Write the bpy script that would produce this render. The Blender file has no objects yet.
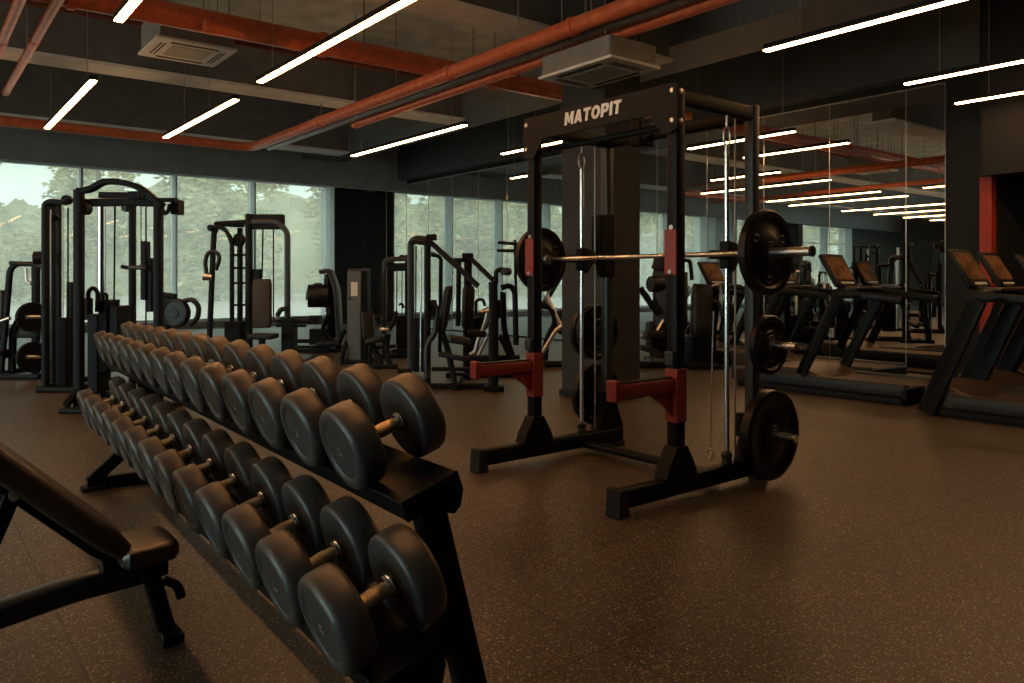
import bpy, bmesh, math, random
from mathutils import Vector, Matrix, Euler
random.seed(7)
SC = bpy.context.scene
COL = SC.collection
PI = math.pi
R = math.radians
V = Vector

# ------------------------------------------------------------------ camera
CAM_H, F_PX, HORIZON = 1.2, 778.0, 280.0
YAW = math.atan2(612.0, F_PX)
FWD = V((math.sin(YAW), math.cos(YAW), 0))
RGT = V((math.cos(YAW), -math.sin(YAW), 0))
cam = bpy.data.cameras.new('camera')
cam.sensor_width = 36.0
cam.lens = F_PX / 1024 * 36
cam.shift_y = -(341.5 - HORIZON) / 1024
cam.clip_end = 300
cam_o = bpy.data.objects.new('camera', cam)
cam_o.location = (0, 0, CAM_H)
cam_o.rotation_euler = (PI / 2, 0, -YAW)
COL.objects.link(cam_o)
SC.camera = cam_o

def ground(px, py, z=0.0):
    """floor point seen at a pixel of the 1024x683 photograph"""
    d = (CAM_H - z) * F_PX / (py - HORIZON)
    return FWD * d + RGT * ((px - 512) / F_PX * d) + V((0, 0, z))

# --------------------------------------------------------------- materials
def mat(name, col, rough=0.5, metal=0.0, spec=0.5, var=0.0, vscale=20.0, bump=0.0, bscale=60.0, emit=None, estr=0.0, coat=0.0, sheen=0.0, stint=(1, .8, .6)):
    m = bpy.data.materials.new(name)
    m.use_nodes = True
    nt = m.node_tree
    b = nt.nodes['Principled BSDF']
    b.inputs['Base Color'].default_value = (*col, 1)
    b.inputs['Roughness'].default_value = rough
    b.inputs['Metallic'].default_value = metal
    b.inputs['Specular IOR Level'].default_value = spec
    if sheen:
        b.inputs['Sheen Weight'].default_value = sheen
        b.inputs['Sheen Roughness'].default_value = 0.45
        b.inputs['Sheen Tint'].default_value = (*stint, 1)
    if coat:
        b.inputs['Coat Weight'].default_value = coat
    if emit:
        b.inputs['Emission Color'].default_value = (*emit, 1)
        b.inputs['Emission Strength'].default_value = estr
    if var or bump:
        tc = nt.nodes.new('ShaderNodeTexCoord')
    if var:
        n = nt.nodes.new('ShaderNodeTexNoise')
        n.inputs['Scale'].default_value = vscale
        n.inputs['Detail'].default_value = 3
        nt.links.new(tc.outputs['Object'], n.inputs['Vector'])
        r = nt.nodes.new('ShaderNodeMapRange')
        r.inputs['From Min'].default_value = 0.3
        r.inputs['From Max'].default_value = 0.7
        r.inputs['To Min'].default_value = 1 - var
        r.inputs['To Max'].default_value = 1 + var
        nt.links.new(n.outputs['Fac'], r.inputs['Value'])
        mx = nt.nodes.new('ShaderNodeMix')
        mx.data_type = 'RGBA'
        mx.blend_type = 'MULTIPLY'
        mx.inputs[0].default_value = 1.0
        mx.inputs[6].default_value = (*col, 1)
        nt.links.new(r.outputs['Result'], mx.inputs[7])
        nt.links.new(mx.outputs[2], b.inputs['Base Color'])
    if bump:
        n2 = nt.nodes.new('ShaderNodeTexNoise')
        n2.inputs['Scale'].default_value = bscale
        n2.inputs['Detail'].default_value = 4
        nt.links.new(tc.outputs['Object'], n2.inputs['Vector'])
        bp = nt.nodes.new('ShaderNodeBump')
        bp.inputs['Strength'].default_value = bump
        bp.inputs['Distance'].default_value = 0.01
        nt.links.new(n2.outputs['Fac'], bp.inputs['Height'])
        nt.links.new(bp.outputs['Normal'], b.inputs['Normal'])
    return m

M = {
    'frame': mat('black_powder_coat', (0.0032, 0.0038, 0.004), 0.48, 0.0, 0.16, 0.25, 40),
    'frame_grey': mat('graphite_frame', (0.022, 0.027, 0.028), 0.38, 0.0, 0.4, 0.2, 30),
    'rubber': mat('dumbbell_rubber', (0.038, 0.036, 0.033), 0.44, 0, 0.75, 0.2, 60, 0.08, 300),
    'plate_rubber': mat('plate_rubber', (0.004, 0.004, 0.004), 0.36, 0, 0.28, 0.2, 40),
    'chrome': mat('chrome', (0.80, 0.82, 0.82), 0.24, 1.0, 0.5, 0.1, 90),
    'steel': mat('brushed_steel', (0.62, 0.62, 0.6), 0.3, 1.0, 0.5, 0.1, 60),
    'knurl': mat('knurled_chrome', (0.95, 0.74, 0.48), 0.42, 1.0, 0.5, 0.25, 400, 0.3, 900),
    'vinyl': mat('black_vinyl', (0.008, 0.008, 0.008), 0.42, 0, 0.35, 0.2, 30, 0.15, 200),
    'vinyl_brown': mat('dark_brown_vinyl', (0.035, 0.022, 0.016), 0.5, 0, 0.4, 0.2, 30, 0.15, 200),
    'bench_vinyl': mat('bench_vinyl', (0.022, 0.015, 0.010), 0.36, 0, 0.8, 0.2, 25, 0.15, 150),
    'red': mat('red_powder_coat', (0.22, 0.026, 0.022), 0.45, 0, 0.5, 0.15, 30),
    'pipe_red': mat('orange_red_pipe_paint', (0.62, 0.15, 0.06), 0.36, 0, 0.5, 0.2, 12),
    'pipe_brown': mat('dull_red_pipe_paint', (0.16, 0.045, 0.028), 0.5, 0, 0.4, 0.2, 12),
    'pipe_grey': mat('galvanised_pipe', (0.35, 0.33, 0.3), 0.4, 0.7, 0.5, 0.2, 12),
    'concrete': mat('dark_painted_concrete', (0.64, 0.72, 0.70), 0.85, 0, 0.3, 0.2, 3.0, 0.2, 12),
    'beam_shaded': mat('beam_shaded_grey', (0.15, 0.155, 0.15), 0.8, 0, 0.3, 0.15, 4.0, 0.15, 12),  # darkened colour paints the shade on the beam sides
    'beam_lit': mat('beam_lit_grey', (0.74, 0.76, 0.72), 0.8, 0, 0.3, 0.1, 4.0),  # lightened colour paints the light on the same beams' undersides
    'wall_dark': mat('charcoal_wall_paint', (0.062, 0.064, 0.062), 0.75, 0, 0.3, 0.12, 3.0, 0.05, 40),
    'bulkhead': mat('bulkhead_paint', (0.25, 0.275, 0.27), 0.75, 0, 0.3, 0.1, 3.0, 0.05, 40),
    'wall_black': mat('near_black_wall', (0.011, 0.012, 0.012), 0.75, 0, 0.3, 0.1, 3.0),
    'pillar': mat('charcoal_pillar', (0.030, 0.031, 0.029), 0.65, 0, 0.25, 0.12, 3.0, 0.05, 40),
    'column_grey': mat('pale_column', (0.50, 0.55, 0.57), 0.7, 0, 0.3, 0.08, 3.0),
    'mullion': mat('window_mullion', (0.50, 0.55, 0.58), 0.5, 0, 0.4, 0.1, 5.0),
    'duct': mat('painted_duct', (0.12, 0.12, 0.115), 0.6, 0, 0.4, 0.15, 5.0),
    'black': mat('matt_black', (0.008, 0.008, 0.008), 0.7, 0, 0.3, 0.2, 20),
    'ac_white': mat('air_unit_white', (0.74, 0.73, 0.68), 0.5, 0, 0.4, 0.06, 8),
    'ac_grille': mat('air_unit_grille', (0.42, 0.41, 0.36), 0.7, 0, 0.3, 0.3, 120),
    'ac_box': mat('air_unit_casing', (0.26, 0.25, 0.22), 0.5, 0.2, 0.4, 0.1, 8),
    'lamp': mat('lamp_diffuser', (0.9, 0.85, 0.75), 0.5, emit=(1.0, 0.54, 0.235), estr=34.0),
    'pale_mark': mat('worn_print', (0.30, 0.30, 0.28), 0.5),
    'lamp_warm': mat('warm_lamp_diffuser', (0.9, 0.8, 0.65), 0.5, emit=(1.0, 0.42, 0.14), estr=38.0),
    'white_print': mat('white_print', (0.78, 0.74, 0.66), 0.5),
    'grey_print': mat('grey_print', (0.45, 0.46, 0.44), 0.5),
    'belt': mat('running_belt', (0.055, 0.04, 0.028), 0.5, 0, 0.4, 0.2, 80, 0.2, 200),
    'tread_grey': mat('treadmill_rail', (0.020, 0.025, 0.028), 0.45, 0, 0.4, 0.15, 20),
    'tread_black': mat('treadmill_frame', (0.005, 0.0065, 0.0075), 0.45, 0, 0.2, 0.15, 20),
    'hood': mat('treadmill_hood', (0.05, 0.034, 0.024), 0.35, 0, 0.5, 0.15, 20),
    'screen': mat('console_screen', (0.16, 0.09, 0.05), 0.12, 0, 0.6, 0.5, 9.0),
    'shroud': mat('weight_shroud_grey', (0.10, 0.115, 0.11), 0.42, 0.2, 0.5, 0.1, 10),
    'leaf': mat('pale_foliage', (0.56, 0.51, 0.32), 0.7, 0, 0.3, 0.55, 0.35),
    'slope': mat('distant_woodland', (0.40, 0.36, 0.26), 0.9, 0, 0.2, 0.3, 0.15),
    'bark': mat('bark', (0.14, 0.11, 0.08), 0.9, 0, 0.2, 0.3, 6),
    'asphalt': mat('pale_paving', (0.52, 0.44, 0.43), 0.8, 0, 0.3, 0.12, 0.8),
    'bench_beam': mat('bench_beam_paint', (0.008, 0.0095, 0.010), 0.33, 0.0, 0.45, 0.2, 30),
}
M['red_column'] = mat('red_column_paint', (0.30, 0.035, 0.018), 0.6, 0, 0.3, 0.1, 4)

def mirror_material():
    m = mat('mirror_glass', (0.80, 0.82, 0.80), 0.012, 1.0)
    return m
M['mirror'] = mirror_material()

def glass_material():
    m = bpy.data.materials.new('hazy_window_glass')
    m.use_nodes = True
    nt = m.node_tree
    nt.nodes.remove(nt.nodes['Principled BSDF'])
    out = nt.nodes['Material Output']
    t = nt.nodes.new('ShaderNodeBsdfTransparent'); t.inputs[0].default_value = (0.43, 0.445, 0.415, 1)
    d = nt.nodes.new('ShaderNodeBsdfTranslucent'); d.inputs[0].default_value = (0.40, 0.41, 0.375, 1)
    g = nt.nodes.new('ShaderNodeBsdfGlossy'); g.inputs['Roughness'].default_value = 0.03
    g.inputs[0].default_value = (0.9, 0.9, 0.9, 1)
    a = nt.nodes.new('ShaderNodeMixShader')
    tc = nt.nodes.new('ShaderNodeTexCoord')
    n = nt.nodes.new('ShaderNodeTexNoise'); n.inputs['Scale'].default_value = 0.8
    nt.links.new(tc.outputs['Object'], n.inputs['Vector'])
    mr = nt.nodes.new('ShaderNodeMapRange')
    mr.inputs['To Min'].default_value = 0.20; mr.inputs['To Max'].default_value = 0.28
    nt.links.new(n.outputs['Fac'], mr.inputs['Value'])
    nt.links.new(mr.outputs['Result'], a.inputs[0])
    nt.links.new(t.outputs[0], a.inputs[1]); nt.links.new(d.outputs[0], a.inputs[2])
    b = nt.nodes.new('ShaderNodeMixShader'); b.inputs[0].default_value = 0.025
    nt.links.new(a.outputs[0], b.inputs[1]); nt.links.new(g.outputs[0], b.inputs[2])
    nt.links.new(b.outputs[0], out.inputs['Surface'])
    return m
M['glass'] = glass_material()
def clear_material():
    m = bpy.data.materials.new('clear_window_glass'); m.use_nodes = True
    nt = m.node_tree; nt.nodes.remove(nt.nodes['Principled BSDF'])
    t = nt.nodes.new('ShaderNodeBsdfTransparent'); t.inputs[0].default_value = (0.92, 0.95, 0.94, 1)
    g = nt.nodes.new('ShaderNodeBsdfGlossy'); g.inputs['Roughness'].default_value = 0.02
    x = nt.nodes.new('ShaderNodeMixShader'); x.inputs[0].default_value = 0.06
    nt.links.new(t.outputs[0], x.inputs[1]); nt.links.new(g.outputs[0], x.inputs[2])
    nt.links.new(x.outputs[0], nt.nodes['Material Output'].inputs['Surface'])
    return m
M['clear'] = clear_material()

def floor_material():
    m = bpy.data.materials.new('speckled_rubber_floor')
    m.use_nodes = True
    nt = m.node_tree; L = nt.links
    b = nt.nodes['Principled BSDF']
    tc = nt.nodes.new('ShaderNodeTexCoord')
    vo = nt.nodes.new('ShaderNodeTexVoronoi'); vo.inputs['Scale'].default_value = 210.0
    L.new(tc.outputs['Object'], vo.inputs['Vector'])
    sep = nt.nodes.new('ShaderNodeSeparateColor'); L.new(vo.outputs['Color'], sep.inputs[0])
    cr = nt.nodes.new('ShaderNodeValToRGB')
    e = cr.color_ramp.elements
    e[0].position = 0.0; e[0].color = (0.020, 0.016, 0.012, 1)
    e[1].position = 1.0; e[1].color = (0.46, 0.40, 0.31, 1)
    x = e.new(0.55); x.color = (0.048, 0.038, 0.028, 1)
    x = e.new(0.8); x.color = (0.062, 0.049, 0.036, 1)
    x = e.new(0.91); x.color = (0.125, 0.10, 0.078, 1)
    L.new(sep.outputs[0], cr.inputs[0])
    big = nt.nodes.new('ShaderNodeTexNoise'); big.inputs['Scale'].default_value = 1.3; big.inputs['Detail'].default_value = 5
    L.new(tc.outputs['Object'], big.inputs['Vector'])
    mr = nt.nodes.new('ShaderNodeMapRange'); mr.inputs['From Min'].default_value = 0.3; mr.inputs['From Max'].default_value = 0.7
    mr.inputs['To Min'].default_value = 0.85; mr.inputs['To Max'].default_value = 1.15
    L.new(big.outputs['Fac'], mr.inputs['Value'])
    mul = nt.nodes.new('ShaderNodeMix'); mul.data_type = 'RGBA'; mul.blend_type = 'MULTIPLY'; mul.inputs[0].default_value = 1
    L.new(cr.outputs[0], mul.inputs[6]); L.new(mr.outputs[0], mul.inputs[7])
    # tile seams
    sx = nt.nodes.new('ShaderNodeSeparateXYZ'); L.new(tc.outputs['Object'], sx.inputs[0])
    def seam(sock, off, per, w):
        def mm(op, a, v):
            n = nt.nodes.new('ShaderNodeMath'); n.operation = op
            L.new(a, n.inputs[0]); n.inputs[1].default_value = v
            return n.outputs[0]
        s = mm('SUBTRACT', sock, off)
        s = mm('DIVIDE', s, per)
        n = nt.nodes.new('ShaderNodeMath'); n.operation = 'FRACT'; L.new(s, n.inputs[0])
        return mm('LESS_THAN', n.outputs[0], w / per)
    a = seam(sx.outputs[0], 0.44, 1.37, 0.008)
    c = seam(sx.outputs[1], 1.80, 1.18, 0.008)
    mxm = nt.nodes.new('ShaderNodeMath'); mxm.operation = 'MAXIMUM'; L.new(a, mxm.inputs[0]); L.new(c, mxm.inputs[1])
    sc = nt.nodes.new('ShaderNodeMath'); sc.operation = 'MULTIPLY'; L.new(mxm.outputs[0], sc.inputs[0]); sc.inputs[1].default_value = 0.9
    mix = nt.nodes.new('ShaderNodeMix'); mix.data_type = 'RGBA'
    L.new(sc.outputs[0], mix.inputs[0]); L.new(mul.outputs[2], mix.inputs[6]); mix.inputs[7].default_value = (0.012, 0.01, 0.008, 1)
    L.new(mix.outputs[2], b.inputs['Base Color'])
    b.inputs['Roughness'].default_value = 0.44
    b.inputs['Specular IOR Level'].default_value = 0.45
    bp = nt.nodes.new('ShaderNodeBump'); bp.inputs['Strength'].default_value = 0.08; bp.inputs['Distance'].default_value = 0.004
    L.new(vo.outputs['Distance'], bp.inputs['Height']); L.new(bp.outputs['Normal'], b.inputs['Normal'])
    return m
M['floor'] = floor_material()

# ----------------------------------------------------------- mesh builder
def frame_of(t, up=V((0, 0, 1))):
    t = t.normalized()
    if abs(t.dot(up)) > 0.98:
        up = V((0, 1, 0)) if abs(t.y) < 0.9 else V((1, 0, 0))
    s = t.cross(up).normalized()
    return s, s.cross(t).normalized()

class MB:
    def __init__(self):
        self.v = []; self.f = []
    def add(self, vs, fs):
        n = len(self.v)
        self.v += [V(p) for p in vs]
        self.f += [tuple(i + n for i in f) for f in fs]
        return self
    def box(self, c, s, rot=None):
        c = V(c); h = V(s) / 2
        m = Euler(rot).to_matrix() if rot else Matrix.Identity(3)
        vs = [c + m @ V((h.x * a, h.y * b, h.z * d)) for a in (-1, 1) for b in (-1, 1) for d in (-1, 1)]
        return self.add(vs, [(0, 1, 3, 2), (4, 6, 7, 5), (0, 4, 5, 1), (2, 3, 7, 6), (0, 2, 6, 4), (1, 5, 7, 3)])
    def box2(self, lo, hi):
        lo = V(lo); hi = V(hi)
        return self.box((lo + hi) / 2, hi - lo)
    def sweep(self, pts, sec, closed=False, up=V((0, 0, 1))):
        """sec: list of (a,b) offsets; flat caps"""
        pts = [V(p) for p in pts]; n = len(pts); k = len(sec)
        tang = []
        for i in range(n):
            a = pts[i - 1] if (i > 0 or closed) else pts[i]
            b = pts[(i + 1) % n] if (i < n - 1 or closed) else pts[i]
            tang.append((b - a).normalized())
        s, u = frame_of(tang[0], up)
        vs = []
        for i in range(n):
            if i:
                q = tang[i - 1].rotation_difference(tang[i])
                s = q @ s; u = q @ u
            ks = 1.0
            if 0 < i < n - 1:
                co = (pts[i] - pts[i - 1]).normalized().dot((pts[i + 1] - pts[i]).normalized())
                ks = min(1.6, 1 / max(0.3, math.sqrt(max(0.0, (1 + co) / 2))))
            vs += [pts[i] + s * a + u * b for a, b in sec]
        fs = []
        for i in range(n if closed else n - 1):
            j = (i + 1) % n
            for q in range(k):
                r = (q + 1) % k
                fs.append((i * k + q, i * k + r, j * k + r, j * k + q))
        if not closed:
            fs.append(tuple(reversed(range(k)))); fs.append(tuple((n - 1) * k + q for q in range(k)))
        return self.add(vs, fs)
    @staticmethod
    def circ(r, n=12):
        return [(r * math.cos(2 * PI * i / n), r * math.sin(2 * PI * i / n)) for i in range(n)]
    @staticmethod
    def rrect(w, h, r=None, seg=2):
        r = min(w, h) * 0.2 if r is None else r
        o = []
        for cx, cy, a0 in ((w / 2 - r, h / 2 - r, 0), (-w / 2 + r, h / 2 - r, 90), (-w / 2 + r, -h / 2 + r, 180), (w / 2 - r, -h / 2 + r, 270)):
            for i in range(seg + 1):
                a = R(a0 + 90 * i / seg)
                o.append((cx + r * math.cos(a), cy + r * math.sin(a)))
        return o
    @staticmethod
    def fillet(pts, rad, seg=5):
        pts = [V(p) for p in pts]
        if rad <= 0 or len(pts) < 3: return pts
        o = [pts[0]]
        for i in range(1, len(pts) - 1):
            a, b, c = pts[i - 1], pts[i], pts[i + 1]
            r = min(rad, (a - b).length * 0.45, (c - b).length * 0.45)
            p, q = b + (a - b).normalized() * r, b + (c - b).normalized() * r
            for j in range(seg + 1):
                t = j / seg
                o.append(p * (1 - t) ** 2 + b * 2 * t * (1 - t) + q * t * t)
        o.append(pts[-1])
        return o
    def tube(self, pts, r, n=12, fil=0.06, closed=False):
        return self.sweep(self.fillet(pts, fil) if not closed else pts, self.circ(r, n), closed)
    def bar(self, pts, w, h, fil=0.0, up=V((0, 0, 1)), rr=None):
        return self.sweep(self.fillet(pts, fil), self.rrect(w, h, rr), up=V(up))
    def cyl(self, a, b, r, r2=None, n=20):
        a = V(a); b = V(b); s, u = frame_of(b - a); r2 = r if r2 is None else r2
        vs = [a + s * x + u * y for x, y in self.circ(r, n)] + [b + s * x + u * y for x, y in self.circ(r2, n)]
        fs = [(i, (i + 1) % n, n + (i + 1) % n, n + i) for i in range(n)]
        fs += [tuple(reversed(range(n))), tuple(range(n, 2 * n))]
        return self.add(vs, fs)
    def lathe(self, prof, o, ax, n=32, close=False):
        """prof: (radius, height) along ax from o; ends with radius 0 are capped by a fan"""
        o = V(o); ax = V(ax).normalized(); s, u = frame_of(ax)
        vs, rings = [], []
        for r, h in prof:
            if r < 1e-6:
                rings.append([len(vs)]); vs.append(o + ax * h)
            else:
                rings.append(list(range(len(vs), len(vs) + n)))
                vs += [o + ax * h + s * x + u * y for x, y in self.circ(r, n)]
        fs = []
        pairs = list(zip(rings, rings[1:]))
        if close: pairs.append((rings[-1], rings[0]))
        for A, B in pairs:
            for i in range(n):
                j = (i + 1) % n
                if len(A) == 1 and len(B) == 1: continue
                if len(A) == 1: fs.append((A[0], B[j], B[i]))
                elif len(B) == 1: fs.append((A[i], A[j], B[0]))
                else: fs.append((A[i], A[j], B[j], B[i]))
        return self.add(vs, fs)
    def prism(self, poly, d):
        """poly: 3d points of a planar outline, d: extrusion vector"""
        poly = [V(p) for p in poly]; d = V(d); n = len(poly)
        vs = poly + [p + d for p in poly]
        fs = [tuple(reversed(range(n))), tuple(range(n, 2 * n))]
        fs += [(i, (i + 1) % n, n + (i + 1) % n, n + i) for i in range(n)]
        return self.add(vs, fs)
    def ring(self, c, ax, rad, r, n=24, k=8, sx=1.0):
        s, u = frame_of(V(ax))
        pts = [V(c) + s * (rad * math.cos(2 * PI * i / n)) + u * (sx * rad * math.sin(2 * PI * i / n)) for i in range(n)]
        return self.sweep(pts, self.circ(r, k), closed=True, up=V(ax))
    def build(self, name, material, parent=None, bevel=0.0, seg=2, smooth=True, sub=0):
        me = bpy.data.meshes.new(name)
        me.from_pydata([tuple(p) for p in self.v], [], self.f)
        bm = bmesh.new(); bm.from_mesh(me)
        bmesh.ops.recalc_face_normals(bm, faces=bm.faces)
        bm.to_mesh(me); bm.free()
        me.materials.append(M[material] if isinstance(material, str) else material)
        if smooth:
            me.polygons.foreach_set('use_smooth', [True] * len(me.polygons))
            me.set_sharp_from_angle(angle=R(38))
        o = bpy.data.objects.new(name, me)
        COL.objects.link(o)
        if parent: o.parent = parent
        if bevel:
            b = o.modifiers.new('bevel', 'BEVEL'); b.width = bevel; b.segments = seg; b.limit_method = 'ANGLE'; b.angle_limit = R(40)
        if sub:
            b = o.modifiers.new('sub', 'SUBSURF'); b.levels = sub; b.render_levels = sub
        return o

def thing(name, label, cat, loc=(0, 0, 0), rz=0.0, group=None, rot=None):
    o = bpy.data.objects.new(name, None)
    COL.objects.link(o)
    o.empty_display_size = 0.1
    o.location = loc
    o.rotation_euler = rot if rot else (0, 0, rz)
    o['label'] = label; o['category'] = cat
    if group: o['group'] = group
    return o
def tag(o, label, cat, group=None):
    o['label'] = label; o['category'] = cat
    if group: o['group'] = group
    return o
def struct(name, mb, material, parent=None, bevel=0.0):
    o = mb.build(name, material, parent, bevel=bevel, smooth=False)
    if parent is None: o['kind'] = 'structure'
    return o
def dup(root, loc=None, rot=None, label=None, group=None, scale=None):
    r = root.copy(); COL.objects.link(r)
    if loc is not None: r.location = loc
    if rot is not None: r.rotation_euler = rot
    if scale is not None: r.scale = (scale,) * 3
    if label: r['label'] = label
    if group: r['group'] = group
    for ch in root.children:
        c = ch.copy(); COL.objects.link(c); c.parent = r
        for g in ch.children:
            d = g.copy(); COL.objects.link(d); d.parent = c
    return r

# ------------------------------------------------------------- the setting
XL, XR, YB, YF, ZC = -16.5, 10.22, -6.5, 20.2, 4.78
struct('floor', MB().box2((XL - .2, YB - .2, -.12), (XR + .2, YF + .3, 0)), 'floor')
struct('ceiling', MB().box2((XL - .2, YB - .2, ZC), (XR + .2, YF + .3, ZC + .2)), 'concrete')
struct('wall_right', MB().box2((XR, 3.78, 0), (XR + .2, YF + .3, ZC)), 'wall_black')
struct('wall_recess', MB().box2((XR + .2, 3.78, 0), (14.0, 3.98, ZC)).box2((14.0, YB, 0), (14.2, 3.98, ZC)).box2((XR, YB - .2, 0), (14.2, YB, ZC)), 'wall_dark')
struct('floor_recess', MB().box2((XR + .2, YB - .2, -.12), (14.2, 3.98, 0)), 'floor')
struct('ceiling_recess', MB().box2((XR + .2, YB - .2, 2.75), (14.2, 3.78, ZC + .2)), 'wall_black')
struct('trim_9', MB().box2((XR - .28, YB, 2.42), (XR + .2, 3.76, ZC)), 'black')
struct('wall_left', MB().box2((XL - .2, YB, 0), (XL, -5, ZC)).box2((XL - .2, 12.6, 0), (XL, YF + .3, ZC)).box2((XL - .2, -5, 0), (XL, 12.6, .16)).box2((XL - .2, -5, 4.4), (XL, 12.6, ZC)), 'wall_dark')
struct('wall_back', MB().box2((XL - .2, YB - .2, 0), (XR, YB, ZC)), 'wall_dark')
# window wall: bulkhead over the glass, solid piers between the window bays
struct('wall_front', MB().box2((XL, 17.35, 3.46), (XR, 17.6, ZC)).box2((XL, 17.6, 3.84), (XR, YF + .25, 4.0)), 'bulkhead')
struct('wall_front_pier_by_mirror', MB().box2((9.30, 19.62, 0), (XR, YF + .25, 3.84)), 'wall_black')
struct('trim_10', MB().box2((9.27, 19.62, 0), (9.30, YF + .25, 3.84)), 'column_grey')  # thin pale slab paints the window-lit side of the black pier
struct('wall_front_middle_pier', MB().box2((-6.6, 19.4, 0), (-5.2, YF + .25, 3.84)), 'column_grey')
struct('wall_front_solid_bay', MB().box2((-12.1, 20.0, 0), (-8.4, YF + .25, 3.84)), 'wall_dark')
struct('trim_1', MB().box2((XL, 20.05, 0), (9.28, YF + .2, .16)), 'duct')
# ceiling beams running across, framing into a downstand girder
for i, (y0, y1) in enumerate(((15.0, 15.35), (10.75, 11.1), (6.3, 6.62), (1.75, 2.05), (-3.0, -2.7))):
    bmw = struct('trim_%d' % (i + 2), MB().box2((XL, y0, 3.9), (7.4, y1, ZC)), 'beam_shaded')
    MB().box2((XL, y0 - .07, 3.86), (7.4, y1 + .07, 3.9)).build('bottom_flange', 'beam_lit', bmw, smooth=False)
struct('trim_7', MB().box2((7.4, YB, 4.05), (8.4, 17.35, ZC)), 'duct')
struct('trim_8', MB().box2((9.95, 3.78, 3.75), (XR, 17.35, ZC)), 'wall_dark')
# freestanding pillar
struct('pillar', MB().box2((5.43, 5.43, 0), (5.93, 6.06, ZC)), 'pillar')
struct('pillar_baseboard', MB().box2((5.41, 5.41, 0), (5.95, 6.08, .06)), 'black')
struct('red_column', MB().box2((XR - .14, 3.70, 0), (XR - .0, 3.83, 2.42)), 'red_column')

# windows
bays = []
x = 9.28
for w in (2.11, 1.92, 2.02, 2.05, 2.05, 2.05, 2.28):
    bays.append((x - w, x)); x -= w
bays += [(-8.4, -6.6), (-14.2, -12.1), (-16.5, -14.2)]
for i, (a, b) in enumerate(bays):
    mb = MB()
    for xx in ((a, b) if i in (0, 7, 8) else (a,)):
        mb.box2((xx - .022, 19.78, .16), (xx + .022, 20.24, 3.84))
    mb.box2((a, 20.06, .16), (b, 20.22, .23)).box2((a, 20.06, 3.76), (b, 20.22, 3.84))
    w = struct('window_%d' % (i + 1), mb, 'mullion')
    MB().box2((a + .02, 20.13, .2), (b - .03, 20.145, 3.8)).build('window_pane', 'glass', w, smooth=False)
    MB().box2((a + .03, 20.10, 2.93), (b - .03, 20.125, 2.96)).build('window_rail', 'mullion', w, smooth=False) if i >= 7 else None

for i in range(8):  # unseen left-wall windows, added for cool light from that side
    a = -5 + 2.2 * i; b = a + 2.2
    mb = MB()
    for yy in ((a, b) if i == 7 else (a,)): mb.box2((XL - .2, yy - .035, .16), (XL, yy + .035, 4.4))
    mb.box2((XL - .18, a + .035, .16), (XL - .02, b - .035, .23)).box2((XL - .18, a + .035, 4.32), (XL - .02, b - .035, 4.4))
    w = struct('window_%d' % (len(bays) + 1 + i), mb, 'mullion')
    MB().box2((XL - .12, a + .03, .2), (XL - .105, b - .03, 4.35)).build('window_pane', 'clear', w, smooth=False)

# mirror wall: panels with bright joint strips
y = 19.15
mp = None
PW = 1.05
for k in range(14):
    y1 = 19.45 - PW * k
    y0 = y1 - PW
    if k == 0: y1 = 19.6
    if k < 2:
        mp = thing('wall_mirror_panel', 'tall frameless mirror panel on the dark right-hand wall, edge joint showing as a thin line', 'mirror',
                   (XR, (y0 + y1) / 2, 0), group='mirror panels along the right-hand wall')
        w = y1 - y0
        MB().box2((-.012, -w / 2 + .002, .03), (-.004, w / 2 - .002, 3.64)).build('mirror_glass', 'mirror', mp, smooth=False)
        MB().box2((-.017, -w / 2 - .003, .03), (-.002, -w / 2 + .003, 3.64)).build('joint_strip', 'steel', mp, smooth=False)
        MB().box2((-.02, -w / 2, 3.64), (0, w / 2, 3.66)).build('top_channel', 'pipe_grey', mp, smooth=False)
        MB().box2((-.02, -w / 2, 0), (0, w / 2, .03)).build('bottom_channel', 'black', mp, smooth=False)
    else:
        dup(mp, (XR, (y0 + y1) / 2, 0))

t = thing('wall_mirror_panel', 'narrow last mirror panel at the right end of the mirror wall', 'mirror', (XR, 4.51, 0))
MB().box2((-.012, -.238, .03), (-.004, .238, 3.64)).build('mirror_glass', 'mirror', t, smooth=False)
MB().box2((-.017, -.243, .03), (-.002, -.237, 3.64)).build('joint_strip', 'steel', t, smooth=False)
MB().box2((-.02, -.24, 3.64), (0, .24, 3.66)).build('top_channel', 'pipe_grey', t, smooth=False)

# ---------------------------------------------------------------- outdoors
struct('ground_outside_left', MB().box2((-120, -80, -.3), (XL - .3, 20.4, -.05)), 'asphalt')
struct('ground_outside', MB().box2((-120, 20.5, -.3), (90, 130, -.05)), 'asphalt')
def make_tree(h, spread, seed):
    rnd = random.Random(seed)
    t = thing('tree', 'blurred pale green tree outside beyond the gym windows', 'tree', group='trees beyond the windows')
    MB().tube([(0, 0, 0), (.15, .05, h * .3), (0, .1, h * .6), (.1, 0, h * .85)], .18, 8).build('trunk', 'bark', t)
    mb = MB()
    blobs = [(V((rnd.uniform(-spread, spread), rnd.uniform(-spread, spread), rnd.uniform(.5, h * .9))), rnd.uniform(.9, 1.8)) for _ in range(38)]
    for c, r in blobs:
        for _ in range(150):
            d = V((rnd.gauss(0, 1), rnd.gauss(0, 1), rnd.gauss(0, 1))).normalized() * r * rnd.uniform(.5, 1)
            p = c + d
            if p.z < .1: continue
            a = V((rnd.gauss(0, 1), rnd.gauss(0, 1), rnd.gauss(0, 1))).normalized()
            s, u = frame_of(a)
            z = rnd.uniform(.13, .3)
            mb.add([p - s * z, p - u * z * .5, p + s * z, p + u * z * .5], [(0, 1, 2, 3)])
    mb.build('foliage', 'leaf', t, smooth=False)
    return t
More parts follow.
